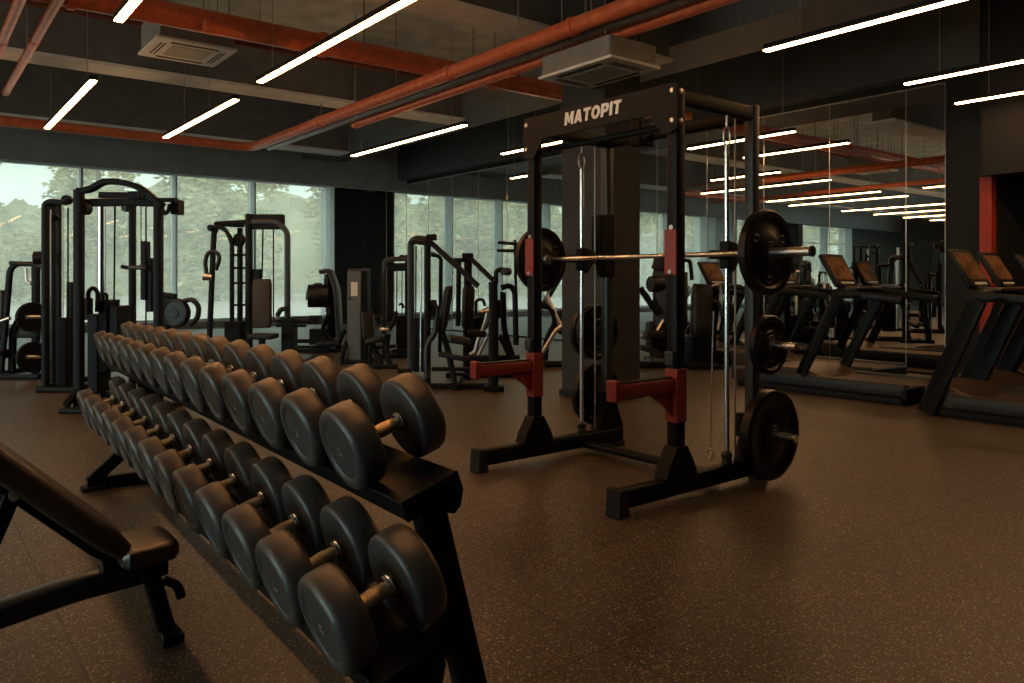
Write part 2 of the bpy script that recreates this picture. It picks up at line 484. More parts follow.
protos = [make_tree(9.5, 2.2, 1), make_tree(8.0, 2.4, 2), make_tree(11.0, 2.3, 3)]
used = set()
for i in range(24):
    k = i % 3
    loc = (-68 + i * 4.6 + random.uniform(-.3, .3), 47 + (i % 2) * 9.5 + random.uniform(-.4, .4), -.05)
    sc = random.uniform(.9, 1.1)
    if 2.2 < loc[0] < 8.2: sc *= .5
    if k not in used:
        used.add(k); protos[k].location = loc; protos[k].scale = (sc,) * 3
        protos[k].rotation_euler.z = random.uniform(0, 6)
    else:
        dup(protos[k], loc, (0, 0, random.uniform(0, 6)), scale=sc)
# wooded slope behind the trees
mb = MB(); nx, ny = 120, 14
rnd = random.Random(5)
vs = []
for a in range(nx + 1):
    for b in range(ny + 1):
        X = -100 + 160 * a / nx; t = b / ny
        dip = 1 - .25 * math.exp(-((X - 8.5) / 3.4) ** 2)
        vs.append((X + rnd.uniform(-.4, .4), 66 + 14 * t + rnd.uniform(-1, 1), -2.5 + 11 * dip * math.sin(t * PI / 2) ** .7 + rnd.uniform(-.8, .8) + 1.1 * abs(math.sin(X * .55)) + .8 * abs(math.sin(X * 1.27 + 1))))
mb.add(vs, [(a * (ny + 1) + b, a * (ny + 1) + b + 1, (a + 1) * (ny + 1) + b + 1, (a + 1) * (ny + 1) + b) for a in range(nx) for b in range(ny)])
hs = mb.build('ground_wooded_slope', 'slope', None, smooth=True); hs['kind'] = 'structure'

# ------------------------------------------------------------ ceiling plant
def pipe(name, pts, r, m, label, flanges=(), hang=()):
    t = thing(name, label, 'pipe', pts[0])
    o = V(pts[0]); q = [V(p) - o for p in pts]
    MB().tube(q, r, 18, fil=r * 3.0).build('pipe_run', m, t)
    for a, ax in flanges:
        a = V(a) - o; ax = V(ax)
        MB().cyl(a - ax * .03, a + ax * .03, r * 1.18, n=18).build('coupling', m, t)
    for a in hang:
        a = V(a) - o
        MB().cyl(a + V((0, 0, r)), (a.x, a.y, ZC - o.z + .004), .008, n=8).build('hanger_rod', 'pipe_grey', t)
    return t
pipe('pipe', [(.9, 7.9, 3.75), (9.7, 7.9, 3.75)], .115, 'pipe_red', 'thickest orange-red pipe under the ceiling, running across behind the right-hand air unit',
     [((x, 7.9, 3.75), (1, 0, 0)) for x in (1.2, 3.6, 5.9)], [(2.6, 7.9, 3.75), (4.1, 7.9, 3.75), (5.6, 7.9, 3.75)])
pipe('pipe', [(2.3, 7.72, 3.645), (7.0, 7.72, 3.645)], .06, 'pipe_red', 'thinner red pipe slung just below the thickest ceiling pipe',
     [((x, 7.72, 3.645), (1, 0, 0)) for x in (2.36, 3.2, 5.4)], [(4.0, 7.72, 3.645), (5.8, 7.72, 3.645)])
pipe('pipe', [(.6, 13.4, 3.5), (4.8, 13.4, 3.5), (4.8, -5, 3.5)], .075, 'pipe_red', 'long orange-red pipe along the window bulkhead turning a corner towards the camera',
     [((4.8, y, 3.5), (0, 1, 0)) for y in (10.6, 7.2, 5.2)], [(4.8, 9.5, 3.5), (4.8, 6.0, 3.5)])
pipe('pipe', [(4.99, 13.1, 3.47), (4.99, -5, 3.47)], .045, 'pipe_grey', 'grey pipe squeezed between two red ceiling pipes', [((4.99, 8.0, 3.47), (0, 1, 0))], [(4.99, 11, 3.47), (4.99, 4.5, 3.47)])
pipe('pipe', [(5.14, 10.2, 3.44), (5.14, -5, 3.44)], .06, 'pipe_red', 'shorter red pipe on the right of the paired ceiling pipes, capped at its far end',
     [((5.14, y, 3.44), (0, 1, 0)) for y in (10.1, 6.5)], [(5.14, 9.0, 3.44), (5.14, 5.4, 3.44)])
pipe('pipe', [(1.05, 11.7, 3.57), (1.05, -4, 3.57)], .042, 'pipe_red', 'red pipe in the top left corner, the right one of two running towards the camera',
     [((1.05, 11.6, 3.57), (0, 1, 0)), ((1.05, 9.0, 3.57), (0, 1, 0))], [(1.05, 9.6, 3.57)])
pipe('pipe', [(.80, 15, 3.57), (.80, -4, 3.57)], .042, 'pipe_red', 'red pipe at the extreme top left edge of the picture',
     [((.80, 9.2, 3.57), (0, 1, 0))], [(.80, 10.0, 3.57)])
pipe('pipe', [(.4, 9.5, 4.1), (6.8, 9.5, 4.1)], .04, 'pipe_brown', 'thin dull red pipe close to the ceiling above the left-hand air unit',
     [((2.0, 9.5, 4.1), (1, 0, 0))], [(1.5, 9.5, 4.1), (3.5, 9.5, 4.1)])

def air_unit(c, w, l, hh, label):
    t = thing('ceiling_air_unit', label, 'air conditioner', c)
    h = w / 2; k = l / 2
    MB().box2((-h, -k, 0), (h, k, .03)).build('panel', 'ac_white', t, bevel=.008)
    MB().box2((-h * .94, -k * .94, .03), (h * .94, k * .94, hh)).build('casing', 'ac_box', t, bevel=.02)
    MB().box2((-h * .5, -k * .5, -.006), (h * .5, k * .5, .001)).build('grille', 'ac_grille', t)
    for sx, sy in ((1, 0), (-1, 0), (0, 1), (0, -1)):
        mb = MB()
        for q in (.70, .79):
            if sx: mb.box((sx * h * q, 0, -.001), (.011, l * .6, .008))
            else: mb.box((0, sy * k * q, -.001), (w * .6, .011, .008))
        mb.build('air_slot', 'black', t)
    mb = MB()
    for sx in (-.6, .6):
        for sy in (-.6, .6):
            mb.cyl((sx * h, sy * k, hh), (sx * h, sy * k, ZC - c[2] + .004), .006, n=8)
    mb.build('hanger_rods', 'pipe_grey', t)
air_unit((2.53, 9.1, 3.74), .84, .84, .34, 'square white ceiling air unit at upper left, seen from below between the slanted lamps')
air_unit((5.08, 5.17, 3.1), .64, .96, .22, 'ceiling air unit hanging just above the lettered header of the power rack')

LZ = 3.2
def lamp(x, y0, y1, label, group=None, m='lamp', cab=.4):
    L = y1 - y0
    t = thing('linear_lamp', label, 'ceiling lamp', (x, (y0 + y1) / 2, LZ), group=group)
    MB().box2((-.035, -L / 2, .012), (.035, L / 2, .06)).build('housing', 'black', t, bevel=.004)
    MB().box2((-.031, -L / 2 + .004, 0), (.031, L / 2 - .004, .012)).build('diffuser', m, t, smooth=False)
    for s in (-cab, cab):
        MB().cyl((0, s * L, .06), (0, s * L, ZC - LZ + .004), .0035, n=6).build('suspension_cable', 'pipe_grey', t)
    return t
lamp(1.53, 8.75, 11.9, 'glowing strip lamp at far left, nearer the window wall')
lamp(2.94, 8.7, 11.65, 'glowing strip lamp hanging just below the left-hand air unit', cab=.18)
lamp(5.76, 8.3, 11.5, 'glowing strip lamp in front of the dark corner where windows meet mirror')
lamp(2.87, 4.4, 7.79, 'long bright strip lamp at top centre left, crossing the thick red pipe', m='lamp_warm')
lamp(1.33, 3.3, 6.63, 'strip lamp cut off by the top edge beside the left-hand air unit', m='lamp_warm')
lamp(5.96, .6, 3.99, 'long bright strip lamp at top right of the picture')
lamp(8.1, .4, 3.78, 'strip lamp at right edge, middle one of three lamps rising to the right')
lamp(9.45, .4, 3.84, 'strip lamp at right edge, lowest of three lamps rising to the right')
lamp(7.55, 8.3, 9.85, 'strip lamp seen beside the left end of the lettered header')
lamp(9.5, 11.3, 12.1, 'short strip lamp seen low behind the left upright of the weight rack')
lamp(9.5, 5.9, 7.7, 'strip lamp hanging close to the mirror, seen just right of the rack top')
lamp(1.12, .9, 2.9, 'unseen strip lamp added above the near end of the dumbbell rack', m='lamp_warm')  # added out of view for warm light on the near dumbbell tops
for i in range(6):
    xx = -1.2 - 1.9 * i
    lamp(xx, 8.6, 11.9, 'strip lamp seen only as a reflection in the mirror wall', 'lamps reflected in the mirror')
    if i in (1, 4):
        lamp(xx + .6, 3.0, 6.2, 'strip lamp seen only as a reflection in the mirror wall', 'lamps reflected in the mirror')

# -------------------------------------------------------- dumbbells + rack
TH = 0.0319
RO = V((0.697, 1.542, 0))
RAX = V((math.cos(TH), -math.sin(TH), 0)); RAY = V((math.sin(TH), math.cos(TH), 0))
PITCH, PHI_U, PHI_L = 0.2836, R(19), R(18)
UX, UY, UZ = 0.147, 0.238, 0.775
LXX, LY, LZZ = 0.0, 0.0, 0.462
HR, HL = 0.110, 0.075
LOW = 1.04
GAPS = {'upper': 0.108, 'lower': 0.098}

def make_dumbbell(GAP):
    TOT = 2 * HL + GAP
    t = thing('dumbbell', 'x', 'dumbbell')
    prof = [(0, .005), (.074, .005), (.079, .001), (.094, .0), (.101, .003), (.107, .009), (.110, .018), (.110, .060), (.108, .069), (.103, .0735), (.095, .075), (.03, .075), (0, .075)]
    for s in (-1, 1):
        h = MB().lathe(prof, (s * TOT / 2, 0, 0), (-s, 0, 0), 40).build('head', 'rubber', t)
        o = s * (TOT / 2 - .0025)
        mb = MB().tube([(o, .008, .004), (o, .003, .008), (o, -.002, .003), (o, .003, -.003), (o, -.001, -.010), (o, -.007, -.011)], .0011, 6, fil=.004)
        mb.tube([(o, .010, -.004), (o, .008, -.012)], .001, 6)
        mb.build('number_mark', 'pale_mark', h)
        MB().lathe([(.017, 0), (.025, .001), (.026, .006), (.024, .009), (.026, .012), (.024, .018), (.017, .02)], (s * (GAP / 2), 0, 0), (-s, 0, 0), 20).build('collar', 'chrome', t)
    MB().lathe([(0, 0), (.0155, 0), (.0165, .03), (.0185, GAP / 2), (.0165, GAP - .03), (.0155, GAP), (0, GAP)], (-GAP / 2, 0, 0), (1, 0, 0), 18).build('handle', 'knurl', t)
    return t
ORD = ['first', 'second', 'third', 'fourth', 'fifth', 'sixth', 'seventh', 'eighth', 'ninth', 'tenth', 'eleventh', 'twelfth', 'thirteenth', 'fourteenth']
def head_scale(k, n, lower):
    return 1.0 if k < 7 else 1.0 - (k - 6) * (.014 if not lower else .004)
cnt = 0
for (n, x0, y0, z0, phi, tier, low) in ((14, UX, UY, UZ, PHI_U, 'upper', False), (13, LXX, LY, LZZ, PHI_L, 'lower', True)):
    a = RAX * math.cos(phi) + V((0, 0, math.sin(phi)))
    nrm = -RAX * math.sin(phi) + V((0, 0, math.cos(phi)))
    TOT = 2 * HL + GAPS[tier]
    proto = make_dumbbell(GAPS[tier])
    for k in range(n):
        s = head_scale(k, n, low)
        s *= LOW if low else 1.0
        c = RO + RAX * x0 + RAY * (y0 + PITCH * k) + V((0, 0, z0)) + a * (TOT / 2 * (LOW if low else 1.0)) - nrm * (HR * ((LOW if low else 1.0) - s))
        if k == 0: lab = 'black rubber dumbbell at the near end of the %s tier, closest to the camera' % tier
        elif k == n - 1: lab = 'black rubber dumbbell at the far end of the %s tier of the rack' % tier
        else: lab = '%s black rubber dumbbell counted from the near end of the %s tier' % (ORD[k], tier)
        rot = (0, -phi, -TH)
        g = 'dumbbells on the %s tier of the rack' % tier
        if k == 0:
            if low: proto.scale = (LOW,) * 3
            proto.location = c; proto.rotation_euler = rot; proto['label'] = lab; proto['group'] = g
        else:
            dup(proto, c, rot, lab, g, s)
        cnt += 1

rack = thing('dumbbell_rack', 'long black two-tier steel dumbbell rack on slanted legs, filled with dumbbells', 'rack', RO, -TH)
def shelf(x0, z0, phi, ya, yb, k, TOT):
    a = V((math.cos(phi), 0, math.sin(phi))); n = V((-math.sin(phi), 0, math.cos(phi)))
    c = V((x0, 0, z0)) + a * (TOT / 2) - n * (HR * k + .003)     # mid line of the tray top
    w = .092
    A, B = c - a * w, c + a * (w - .02)
    sec = [A + n * .0, B + n * .0, B - n * .045, B - n * .045 - a * .012, B - n * .014 - a * .012, A - n * .014 + a * .012, A - n * .05 + a * .012, A - n * .05]
    mb = MB().prism([p + V((0, ya, 0)) for p in sec], (0, yb - ya, 0))
    s = mb.build('shelf', 'frame', rack, bevel=.004)
    for yy in (ya - .004, yb):
        e = [A + n * .002, B + n * .002, B - n * .05, B - n * .085 - a * .02, c - n * .095 + a * .03, c - n * .055 - a * .03, A - n * .052]
        MB().prism([p + V((0, yy, 0)) for p in e], (0, .006, 0)).build('end_plate', 'frame', s, bevel=.002)
    return c, a, n
cu, au, nu = shelf(UX, UZ, PHI_U, .05, UY + 13 * PITCH + .15, 1.0, 2 * HL + GAPS['upper'])
cl, al, nl = shelf(LXX, LZZ, PHI_L, -.11, 12 * PITCH + .17, LOW, (2 * HL + GAPS['lower']) * LOW)
for yy in (.10, 3.44):
    # slanted rear leg, raking front strut and floor bar
    MB().bar([(.48, yy, .03), (.305, yy, .70)], .08, .055, up=(0, 1, 0)).build('leg', 'frame', rack, bevel=.003)
    MB().bar([(.045, yy, .045), (.405, yy, .36)], .07, .05, up=(0, 1, 0)).build('leg', 'frame', rack, bevel=.003)
    MB().bar([(.03, yy, .035), (.66, yy, .035)], .07, .05, up=(0, 1, 0)).build('floor_bar', 'frame', rack, bevel=.003)
    MB().box((.06, yy, .012), (.12, .09, .024)).build('foot', 'black', rack, bevel=.006)
    MB().box((.63, yy, .012), (.10, .09, .024)).build('foot', 'black', rack, bevel=.006)
MB().bar([(.43, .10, .24), (.43, 3.44, .24)], .05, .05).build('cross_tube', 'frame', rack, bevel=.003)

# -------------------------------------------------------------- bench
bt = thing('weight_bench', 'adjustable black weight bench with brown-sheen pads, backrest raised, at lower left', 'bench', (.66, 2.76, 0), 0)
def PX(x, y, z): return V((x - .66, y, z))
# seat pad
def pad(parent, name, A, B, wid0, wid1, thick, nrm, m, y=0.0):
    """cushion from A to B with rounded edges"""
    A = V(A); B = V(B); d = (B - A).normalized(); n = V(nrm); s = d.cross(n).normalized()
    mb = MB(); Ls = 10; rings = []
    for i in range(Ls + 1):
        t = i / Ls
        c = A.lerp(B, t); w = wid0 + (wid1 - wid0) * t
        e = 1.0
        if t < .001 or t > .999: e = .86
        sec = MB.rrect(w * e, thick * (1 if e == 1 else .72), thick * .3, 4)
        rings.append([c + s * p + n * q for p, q in sec])
    k = len(rings[0]); vs = [p for r in rings for p in r]
    fs = []
    for i in range(Ls):
        for q in range(k):
            r = (q + 1) % k
            fs.append((i * k + q, i * k + r, (i + 1) * k + r, (i + 1) * k + q))
    fs += [tuple(range(k)), tuple(Ls * k + q for q in range(k))]
    mb.add(vs, fs)
    return mb.build(name, m, parent)
pad(bt, 'seat', PX(.545, .0, .322), PX(.715, .0, .325), .25, .22, .062, (-.03, 0, 1), 'bench_vinyl')
bd = V((-.715, 0, .70)).normalized(); bn = V((.70, 0, .715)).normalized()
pad(bt, 'backrest', PX(.555, .0, .345), PX(.555, .0, .345) + bd * .80, .25, .27, .075, bn, 'bench_vinyl')
MB().bar([PX(.575, 0, .30), PX(.50, 0, .345), PX(.50, 0, .345) + bd * .62], .06, .035, up=(0, 1, 0), fil=.03).build('backrest_bracket', 'frame', bt, bevel=.003)
MB().prism([PX(.50, -.035, .235), PX(.63, -.035, .215), PX(.70, -.035, .225), PX(.70, -.035, .29), PX(.50, -.035, .30)], (0, .07, 0)).build('seat_bracket', 'frame', bt, bevel=.008)
MB().bar([PX(.62, 0, .245), PX(.42, 0, .235), PX(-.62, 0, .075)], .085, .07, up=(0, 0, 1), fil=.05).build('main_beam', 'bench_beam', bt, bevel=.004)
MB().bar([PX(.645, 0, .25), PX(.70, 0, .03)], .055, .06, up=(0, 1, 0)).build('front_post', 'frame', bt, bevel=.004)
MB().bar([PX(.705, -.075, .02), PX(.705, .075, .02)], .07, .035).build('front_foot', 'frame', bt, bevel=.008)
MB().bar([PX(-.64, -.26, .03), PX(-.64, .26, .03)], .07, .06).build('rear_foot', 'frame', bt, bevel=.008)
MB().bar([PX(.69, .0, .20), PX(.735, .0, .175), PX(.748, .0, .125)], .03, .018, up=(0, 1, 0), fil=.04).build('adjusting_lever', 'vinyl', bt, bevel=.003)
for s in (-1, 1):
    MB().bar([PX(.555, s * .03, .345) + bd * .36 - bn * .05, PX(.12, s * .03, .20)], .045, .02, up=(0, 1, 0)).build('support_strut', 'frame', bt, bevel=.003)
MB().cyl(PX(.555, -.06, .345) + bd * .36 - bn * .05, PX(.555, .06, .345) + bd * .36 - bn * .05, .012).build('pivot_bolt', 'steel', bt)

# -------------------------------------------------------- smith machine
SX, SY = 2.827, 3.365
W, W2 = 1.185, 1.202
D1, D2, DR, DB = .488, 1.181, .93, .775
ZT, ZBAR = 2.266, 1.345
sm = thing('power_rack', 'tall black power rack with red arms and a white lettered header, centre of the gym', 'power rack', (SX, SY, 0), 0.011)
for s in (-1, 1):
    y = s * W / 2
    rl = MB().bar([(.05, y, .085), (D2 + .12, y, .085)], .078, .10).build('base_rail', 'frame', sm, bevel=.004)
    MB().prism([(-.012, y - .052, 0), (.07, y - .052, 0), (.05, y - .044, .14), (.006, y - .044, .14)], (0, .10, 0)).build('end_cap', 'black', rl, bevel=.006)
    MB().box((D2 + .08, y, .018), (.10, .09, .036)).build('end_cap', 'black', rl, bevel=.006)
    up = MB().bar([(D1, y, .13), (D1, y, ZT - .03)], .078, .078, up=(0, 1, 0)).build('front_upright', 'frame', sm, bevel=.004)
    mb = MB()
    for i in range(17):
        z = .78 + i * .083
        if 1.19 < z < 1.5: continue
        mb.cyl((D1 - .040, y, z), (D1 - .0385, y, z), .011, n=12)
    mb.build('pin_holes', 'black', up)
    MB().prism([(D1 - .13, y - .046, .135), (D1 + .13, y - .046, .135), (D1 + .105, y - .046, .20), (D1 + .07, y - .046, .255), (D1 + .045, y - .046, .30), (D1 - .045, y - .046, .30), (D1 - .07, y - .046, .255), (D1 - .105, y - .046, .20)], (0, .092, 0)).build('foot_gusset', 'frame', sm, bevel=.003)
    y2 = s * W2 / 2
    MB().bar([(D2, y2, .13), (D2, y2, ZT - .02)], .07, .07, up=(0, 1, 0)).build('rear_upright', 'frame_grey', sm, bevel=.004)
    MB().prism([(D2 - .13, y2 - .042, .135), (D2 + .13, y2 - .042, .135), (D2 + .05, y2 - .042, .33), (D2 - .05, y2 - .042, .33)], (0, .084, 0)).build('foot_gusset', 'frame', sm, bevel=.003)
    MB().bar([(D1 + .02, y, ZT - .065), (D2, y2, ZT - .075)], .06, .085).build('side_beam', 'frame', sm, bevel=.004)
    # chrome guide rod with a snap hook above and a buffer below
    yr = s * (W / 2 + .01)
    MB().cyl((DR, yr, .16), (DR, yr, 1.98), .0145, n=16).build('guide_rod', 'chrome', sm)
    MB().ring((DR, yr, 2.03), (0, 1, 0), .03, .006, sx=1.9).build('snap_hook', 'steel', sm)
    MB().cyl((DR, yr, 2.085), (DR, yr, ZT - .1), .006, n=8).build('hook_shank', 'steel', sm)
    MB().lathe([(0, 0), (.03, 0), (.032, .02), (.026, .03), (.032, .04), (.032, .06), (.02, .075), (0, .075)], (DR, yr, .135), (0, 0, 1), 18).build('rod_buffer', 'frame_grey', sm)
    MB().cyl((DR + .11, yr - s * .02, .15), (DR + .11, yr - s * .02, ZT - .1), .006, n=8).build('lift_cable', 'pipe_grey', sm)
    cg = MB().box((DR, yr, ZBAR + .0), (.06, .07, .16)).build('bar_carriage', 'frame', sm, bevel=.01)
    MB().prism([(DR + .03, yr - .03, ZBAR - .10), (DR + .10, yr - .03, ZBAR - .02), (DR + .10, yr - .03, ZBAR + .05), (DR + .03, yr - .03, ZBAR + .08)], (0, .06, 0)).build('safety_hook', 'vinyl', cg, bevel=.006)
    MB().box((D2 - .06, yr - s * .03, .34), (.07, .05, .14)).build('lower_stop', 'frame', sm, bevel=.006)
    # red rack plate at bar height
    MB().box((D1 - .044, y, 1.35), (.012, .082, .245)).build('red_plate', 'red', sm, bevel=.003)
    MB().cyl((D1 - .056, y, 1.245), (D1 - .05, y, 1.245), .012, n=14).cyl((D1 - .045, y, 1.485), (D1 - .036, y, 1.485), .014, n=14).build('lock_pin', 'steel', sm)
    # red spotter arm with sleeve, lip and brace
    arm = MB().box((D1, y, .575), (.083, .083, .29)).bar([(D1 - .03, y, .632), (.01, y, .632)], .06, .08).build('spotter_arm', 'red', sm, bevel=.004)
    MB().box((.0, y, .638), (.035, .068, .108)).build('arm_lip', 'red', arm, bevel=.006)
    MB().prism([(D1 - .04, y - .012, .60), (D1 - .22, y - .012, .60), (D1 - .20, y - .012, .585), (D1 - .10, y - .012, .52), (D1 - .04, y - .012, .46)], (0, .024, 0)).build('arm_brace', 'red', arm, bevel=.003)
    MB().bar([(D1 - .06, y, .676), (.03, y, .676)], .05, .008).build('arm_liner', 'vinyl', arm, bevel=.002)
    MB().box((D1 - .05, y, .775), (.03, .06, .08)).build('selector_block', 'frame_grey', sm, bevel=.008)
    for q, zz in enumerate((.82, .295 if s < 0 else .37)):
        MB().cyl((D2 - .01, y2 + s * .03, zz), (D2 - .01, y2 + s * .30, zz), .024, n=18).build('storage_peg', 'chrome', sm)
MB().prism([(D2 - .12, W2 / 2 - .045, 1.38), (D2 - .05, W2 / 2 - .045, 1.22), (D2 + .04, W2 / 2 - .045, 1.22), (D2 + .04, W2 / 2 - .045, 1.68), (D2 - .12, W2 / 2 - .045, 1.66)], (0, .09, 0)).build('counterweight_carriage', 'frame', sm, bevel=.01)
MB().bar([(DR, -W / 2, .06), (DR, W / 2, .06)], .09, .035).build('floor_crossbar', 'frame', sm, bevel=.004)
MB().bar([(D2, -W2 / 2, ZT - .08), (D2, W2 / 2, ZT - .08)], .07, .08).build('rear_crossbar', 'frame', sm, bevel=.004)
MB().bar([(D1 + .08, -W / 2, ZT - .2), (D1 + .08, W / 2, ZT - .2)], .035, .035).build('pull_up_bar', 'frame', sm, bevel=.003)
MB().box((D1 + .45, .05, ZT - .13), (.14, .09, .16)).build('pulley_block', 'frame', sm, bevel=.01)
# header plate
h = W / 2 + .055
out = [(-h, ZT - .25), (-h, ZT - .015), (-h + .02, ZT), (h - .02, ZT), (h, ZT - .015), (h, ZT - .25), (h - .05, ZT - .275), (h - .105, ZT - .275), (h - .20, ZT - .155), (-h + .20, ZT - .155), (-h + .105, ZT - .275), (-h + .05, ZT - .275)]
hd = MB().prism([(D1 - .055, a, b) for a, b in out], (.012, 0, 0)).build('header_plate', 'frame', sm, bevel=.003)
MB().box((D1 + .01, 0, ZT - .045), (.09, W - .06, .07)).build('header_tube', 'frame', hd, bevel=.004)
for s in (-1, 1):
    for zz in (ZT - .045, ZT - .205):
        MB().lathe([(0, .008), (.012, .007), (.016, .002), (.017, 0)], (D1 - .055, s * (h - .035), zz), (-1, 0, 0), 16).build('bolt', 'steel', hd)
        MB().lathe([(0, .008), (.012, .007), (.016, .002), (.017, 0)], (D1 - .01, s * (W / 2 + .04), zz), (0, s, 0), 16).build('bolt', 'steel', hd)
GLY = {   # heavy slanted capitals, unit height
    'M': [.98, [(0, 0), (0, 1), (.30, 1), (.49, .48), (.68, 1), (.98, 1), (.98, 0), (.72, 0), (.72, .60), (.56, .16), (.42, .16), (.26, .60), (.26, 0)]],
    'A': [.90, [(0, 0), (.30, 1), (.60, 1), (.90, 0), (.62, 0), (.57, .18), (.33, .18), (.28, 0)], [(.385, .38), (.515, .38), (.45, .70)]],
    'T': [.78, [(.25, 0), (.25, .77), (0, .77), (0, 1), (.78, 1), (.78, .77), (.53, .77), (.53, 0)]],
    'P': [.80, [(0, 0), (0, 1), (.52, 1), (.70, .95), (.79, .82), (.80, .66), (.76, .48), (.66, .37), (.50, .32), (.28, .32), (.28, 0)], [(.28, .54), (.44, .54), (.52, .60), (.52, .72), (.44, .78), (.28, .78)]],
    'I': [.28, [(0, 0), (0, 1), (.28, 1), (.28, 0)]],
    'O': [.92, [(.46 + .46 * math.cos(R(a)), .5 + .51 * math.sin(R(a))) for a in range(0, 360, 15)], [(.46 + .185 * math.cos(R(a)), .5 + .27 * math.sin(R(a))) for a in range(0, 360, 15)]],
}
bm = bmesh.new()
pos = 0.0; LH = .078
word = 'MATOPIT'
tot = sum(GLY[ch][0] for ch in word) + .10 * (len(word) - 1)
KX = .485 / (tot + .12)
for ch in word:
    g = GLY[ch]
    edges = []
    for loop in g[1:]:
        vv = [bm.verts.new((D1 - .0555, -((pos + a + .12 * b) * KX - .2425) - .004, ZT - .104 + b * LH)) for a, b in loop]
        edges += [bm.edges.new((vv[i], vv[(i + 1) % len(vv)])) for i in range(len(vv))]
    bmesh.ops.triangle_fill(bm, use_beauty=True, use_dissolve=False, edges=edges)
    pos += g[0] + .10
ex = bmesh.ops.extrude_face_region(bm, geom=bm.faces[:])
bmesh.ops.translate(bm, vec=(-.004, 0, 0), verts=[v for v in ex['geom'] if isinstance(v, bmesh.types.BMVert)])
bmesh.ops.recalc_face_normals(bm, faces=bm.faces)
me = bpy.data.meshes.new('header_lettering'); bm.to_mesh(me); bm.free()
me.materials.append(M['white_print'])
lt = bpy.data.objects.new('header_lettering', me); COL.objects.link(lt); lt.parent = hd
# loose pull cable inside the right-hand side
MB().tube([(.86, -W / 2 + .03, 1.02), (.85, -W / 2 + .03, .8), (.83, -W / 2 + .03, .24)], .004, 6, fil=.1).build('pull_cable', 'pipe_grey', sm)
MB().ring((.83, -W / 2 + .03, .20), (1, 0, 0), .018, .005, sx=1.6).build('snap_hook', 'steel', sm)

def weight_plate(rad, th, holes=True):
    prof = [(.026, 0), (.055, 0), (.06, .004), (rad * .45, .004), (rad * .5, .012), (rad * .78, .012), (rad * .84, 0), (rad * .96, 0), (rad, .008), (rad, th - .008), (rad * .96, th), (rad * .84, th),
            (rad * .78, th - .012), (rad * .5, th - .012), (rad * .45, th - .004), (.06, th - .004), (.055, th), (.026, th)]
    return MB().lathe(prof, (0, -th / 2, 0), (0, 1, 0), 48, close=True)
def plate_thing(loc, rad, th, label, group):
    t = thing('weight_plate', label, 'weight plate', loc, .011, group)
    weight_plate(rad, th).build('disc', 'plate_rubber', t)
    MB().lathe([(.0255, -.001), (.04, -.002), (.045, .002), (.045, th - .002), (.04, th + .002), (.0255, th + .001)], (0, -th / 2, 0), (0, 1, 0), 28, close=True).build('hub_ring', 'frame_grey', t)
    for a in (30, 150, 270):
        MB().ring((rad * .64 * math.cos(R(a)), -th / 2 + .012, rad * .64 * math.sin(R(a))), (0, 1, 0), .028, .006, n=18, sx=.6).build('grip_slot', 'plate_rubber', t)
    return t
def smp(x, y, z):
    c, s_ = math.cos(.011), math.sin(.011)
    return V((SX + c * x - s_ * y, SY + s_ * x + c * y, z))
bb = thing('barbell', 'chrome barbell across the power rack at chest height, plates on both ends', 'barbell', smp(DB, -.055, ZBAR), .011)
HB = 1.165
MB().cyl((0, -.85, 0), (0, .85, 0), .0145, n=18).build('shaft', 'chrome', bb)
for s in (-1, 1):
    MB().cyl((0, s * .84, 0), (0, s * HB, 0), .0245, n=20).build('sleeve', 'steel', bb)
    MB().lathe([(0, 0), (.034, 0), (.036, .006), (.036, .02), (.03, .026), (0, .026)], (0, s * .83, 0), (0, s, 0), 20).build('inner_collar', 'steel', bb)
    MB().cyl((0, s * HB, 0), (0, s * (HB + .012), 0), .028, n=20).build('end_cap', 'black', bb)
    for yy in (s * W / 2 - s * .0,):
        MB().box((.075, s * (W / 2 + .01) + .055, 0), (.13, .04, .05)).build('carriage_link', 'frame', bb, bevel=.006)
plate_thing(smp(DB, -.965, ZBAR), .228, .055, 'large black plate on the right end of the barbell', 'plates on the barbell')
plate_thing(smp(DB, .86, ZBAR), .228, .055, 'large black plate on the left end of the barbell', 'plates on the barbell')
plate_thing(smp(D2 - .01, -W2 / 2 - .12, .82), .175, .05, 'small black plate on the upper right storage peg', 'plates stored on the rack pegs')
plate_thing(smp(D2 - .01, -W2 / 2 - .13, .295), .262, .07, 'biggest black plate stored low on the right peg, close to the floor', 'plates stored on the rack pegs')
plate_thing(smp(D2 - .01, W2 / 2 + .09, .82), .20, .05, 'inner of two black plates on the upper left storage peg', 'plates stored on the rack pegs')
plate_thing(smp(D2 - .01, W2 / 2 + .15, .82), .20, .05, 'outer of two black plates on the upper left storage peg', 'plates stored on the rack pegs')
plate_thing(smp(D2 - .01, W2 / 2 + .10, .37), .225, .06, 'black plate on the lower left storage peg beside the pillar', 'plates stored on the rack pegs')

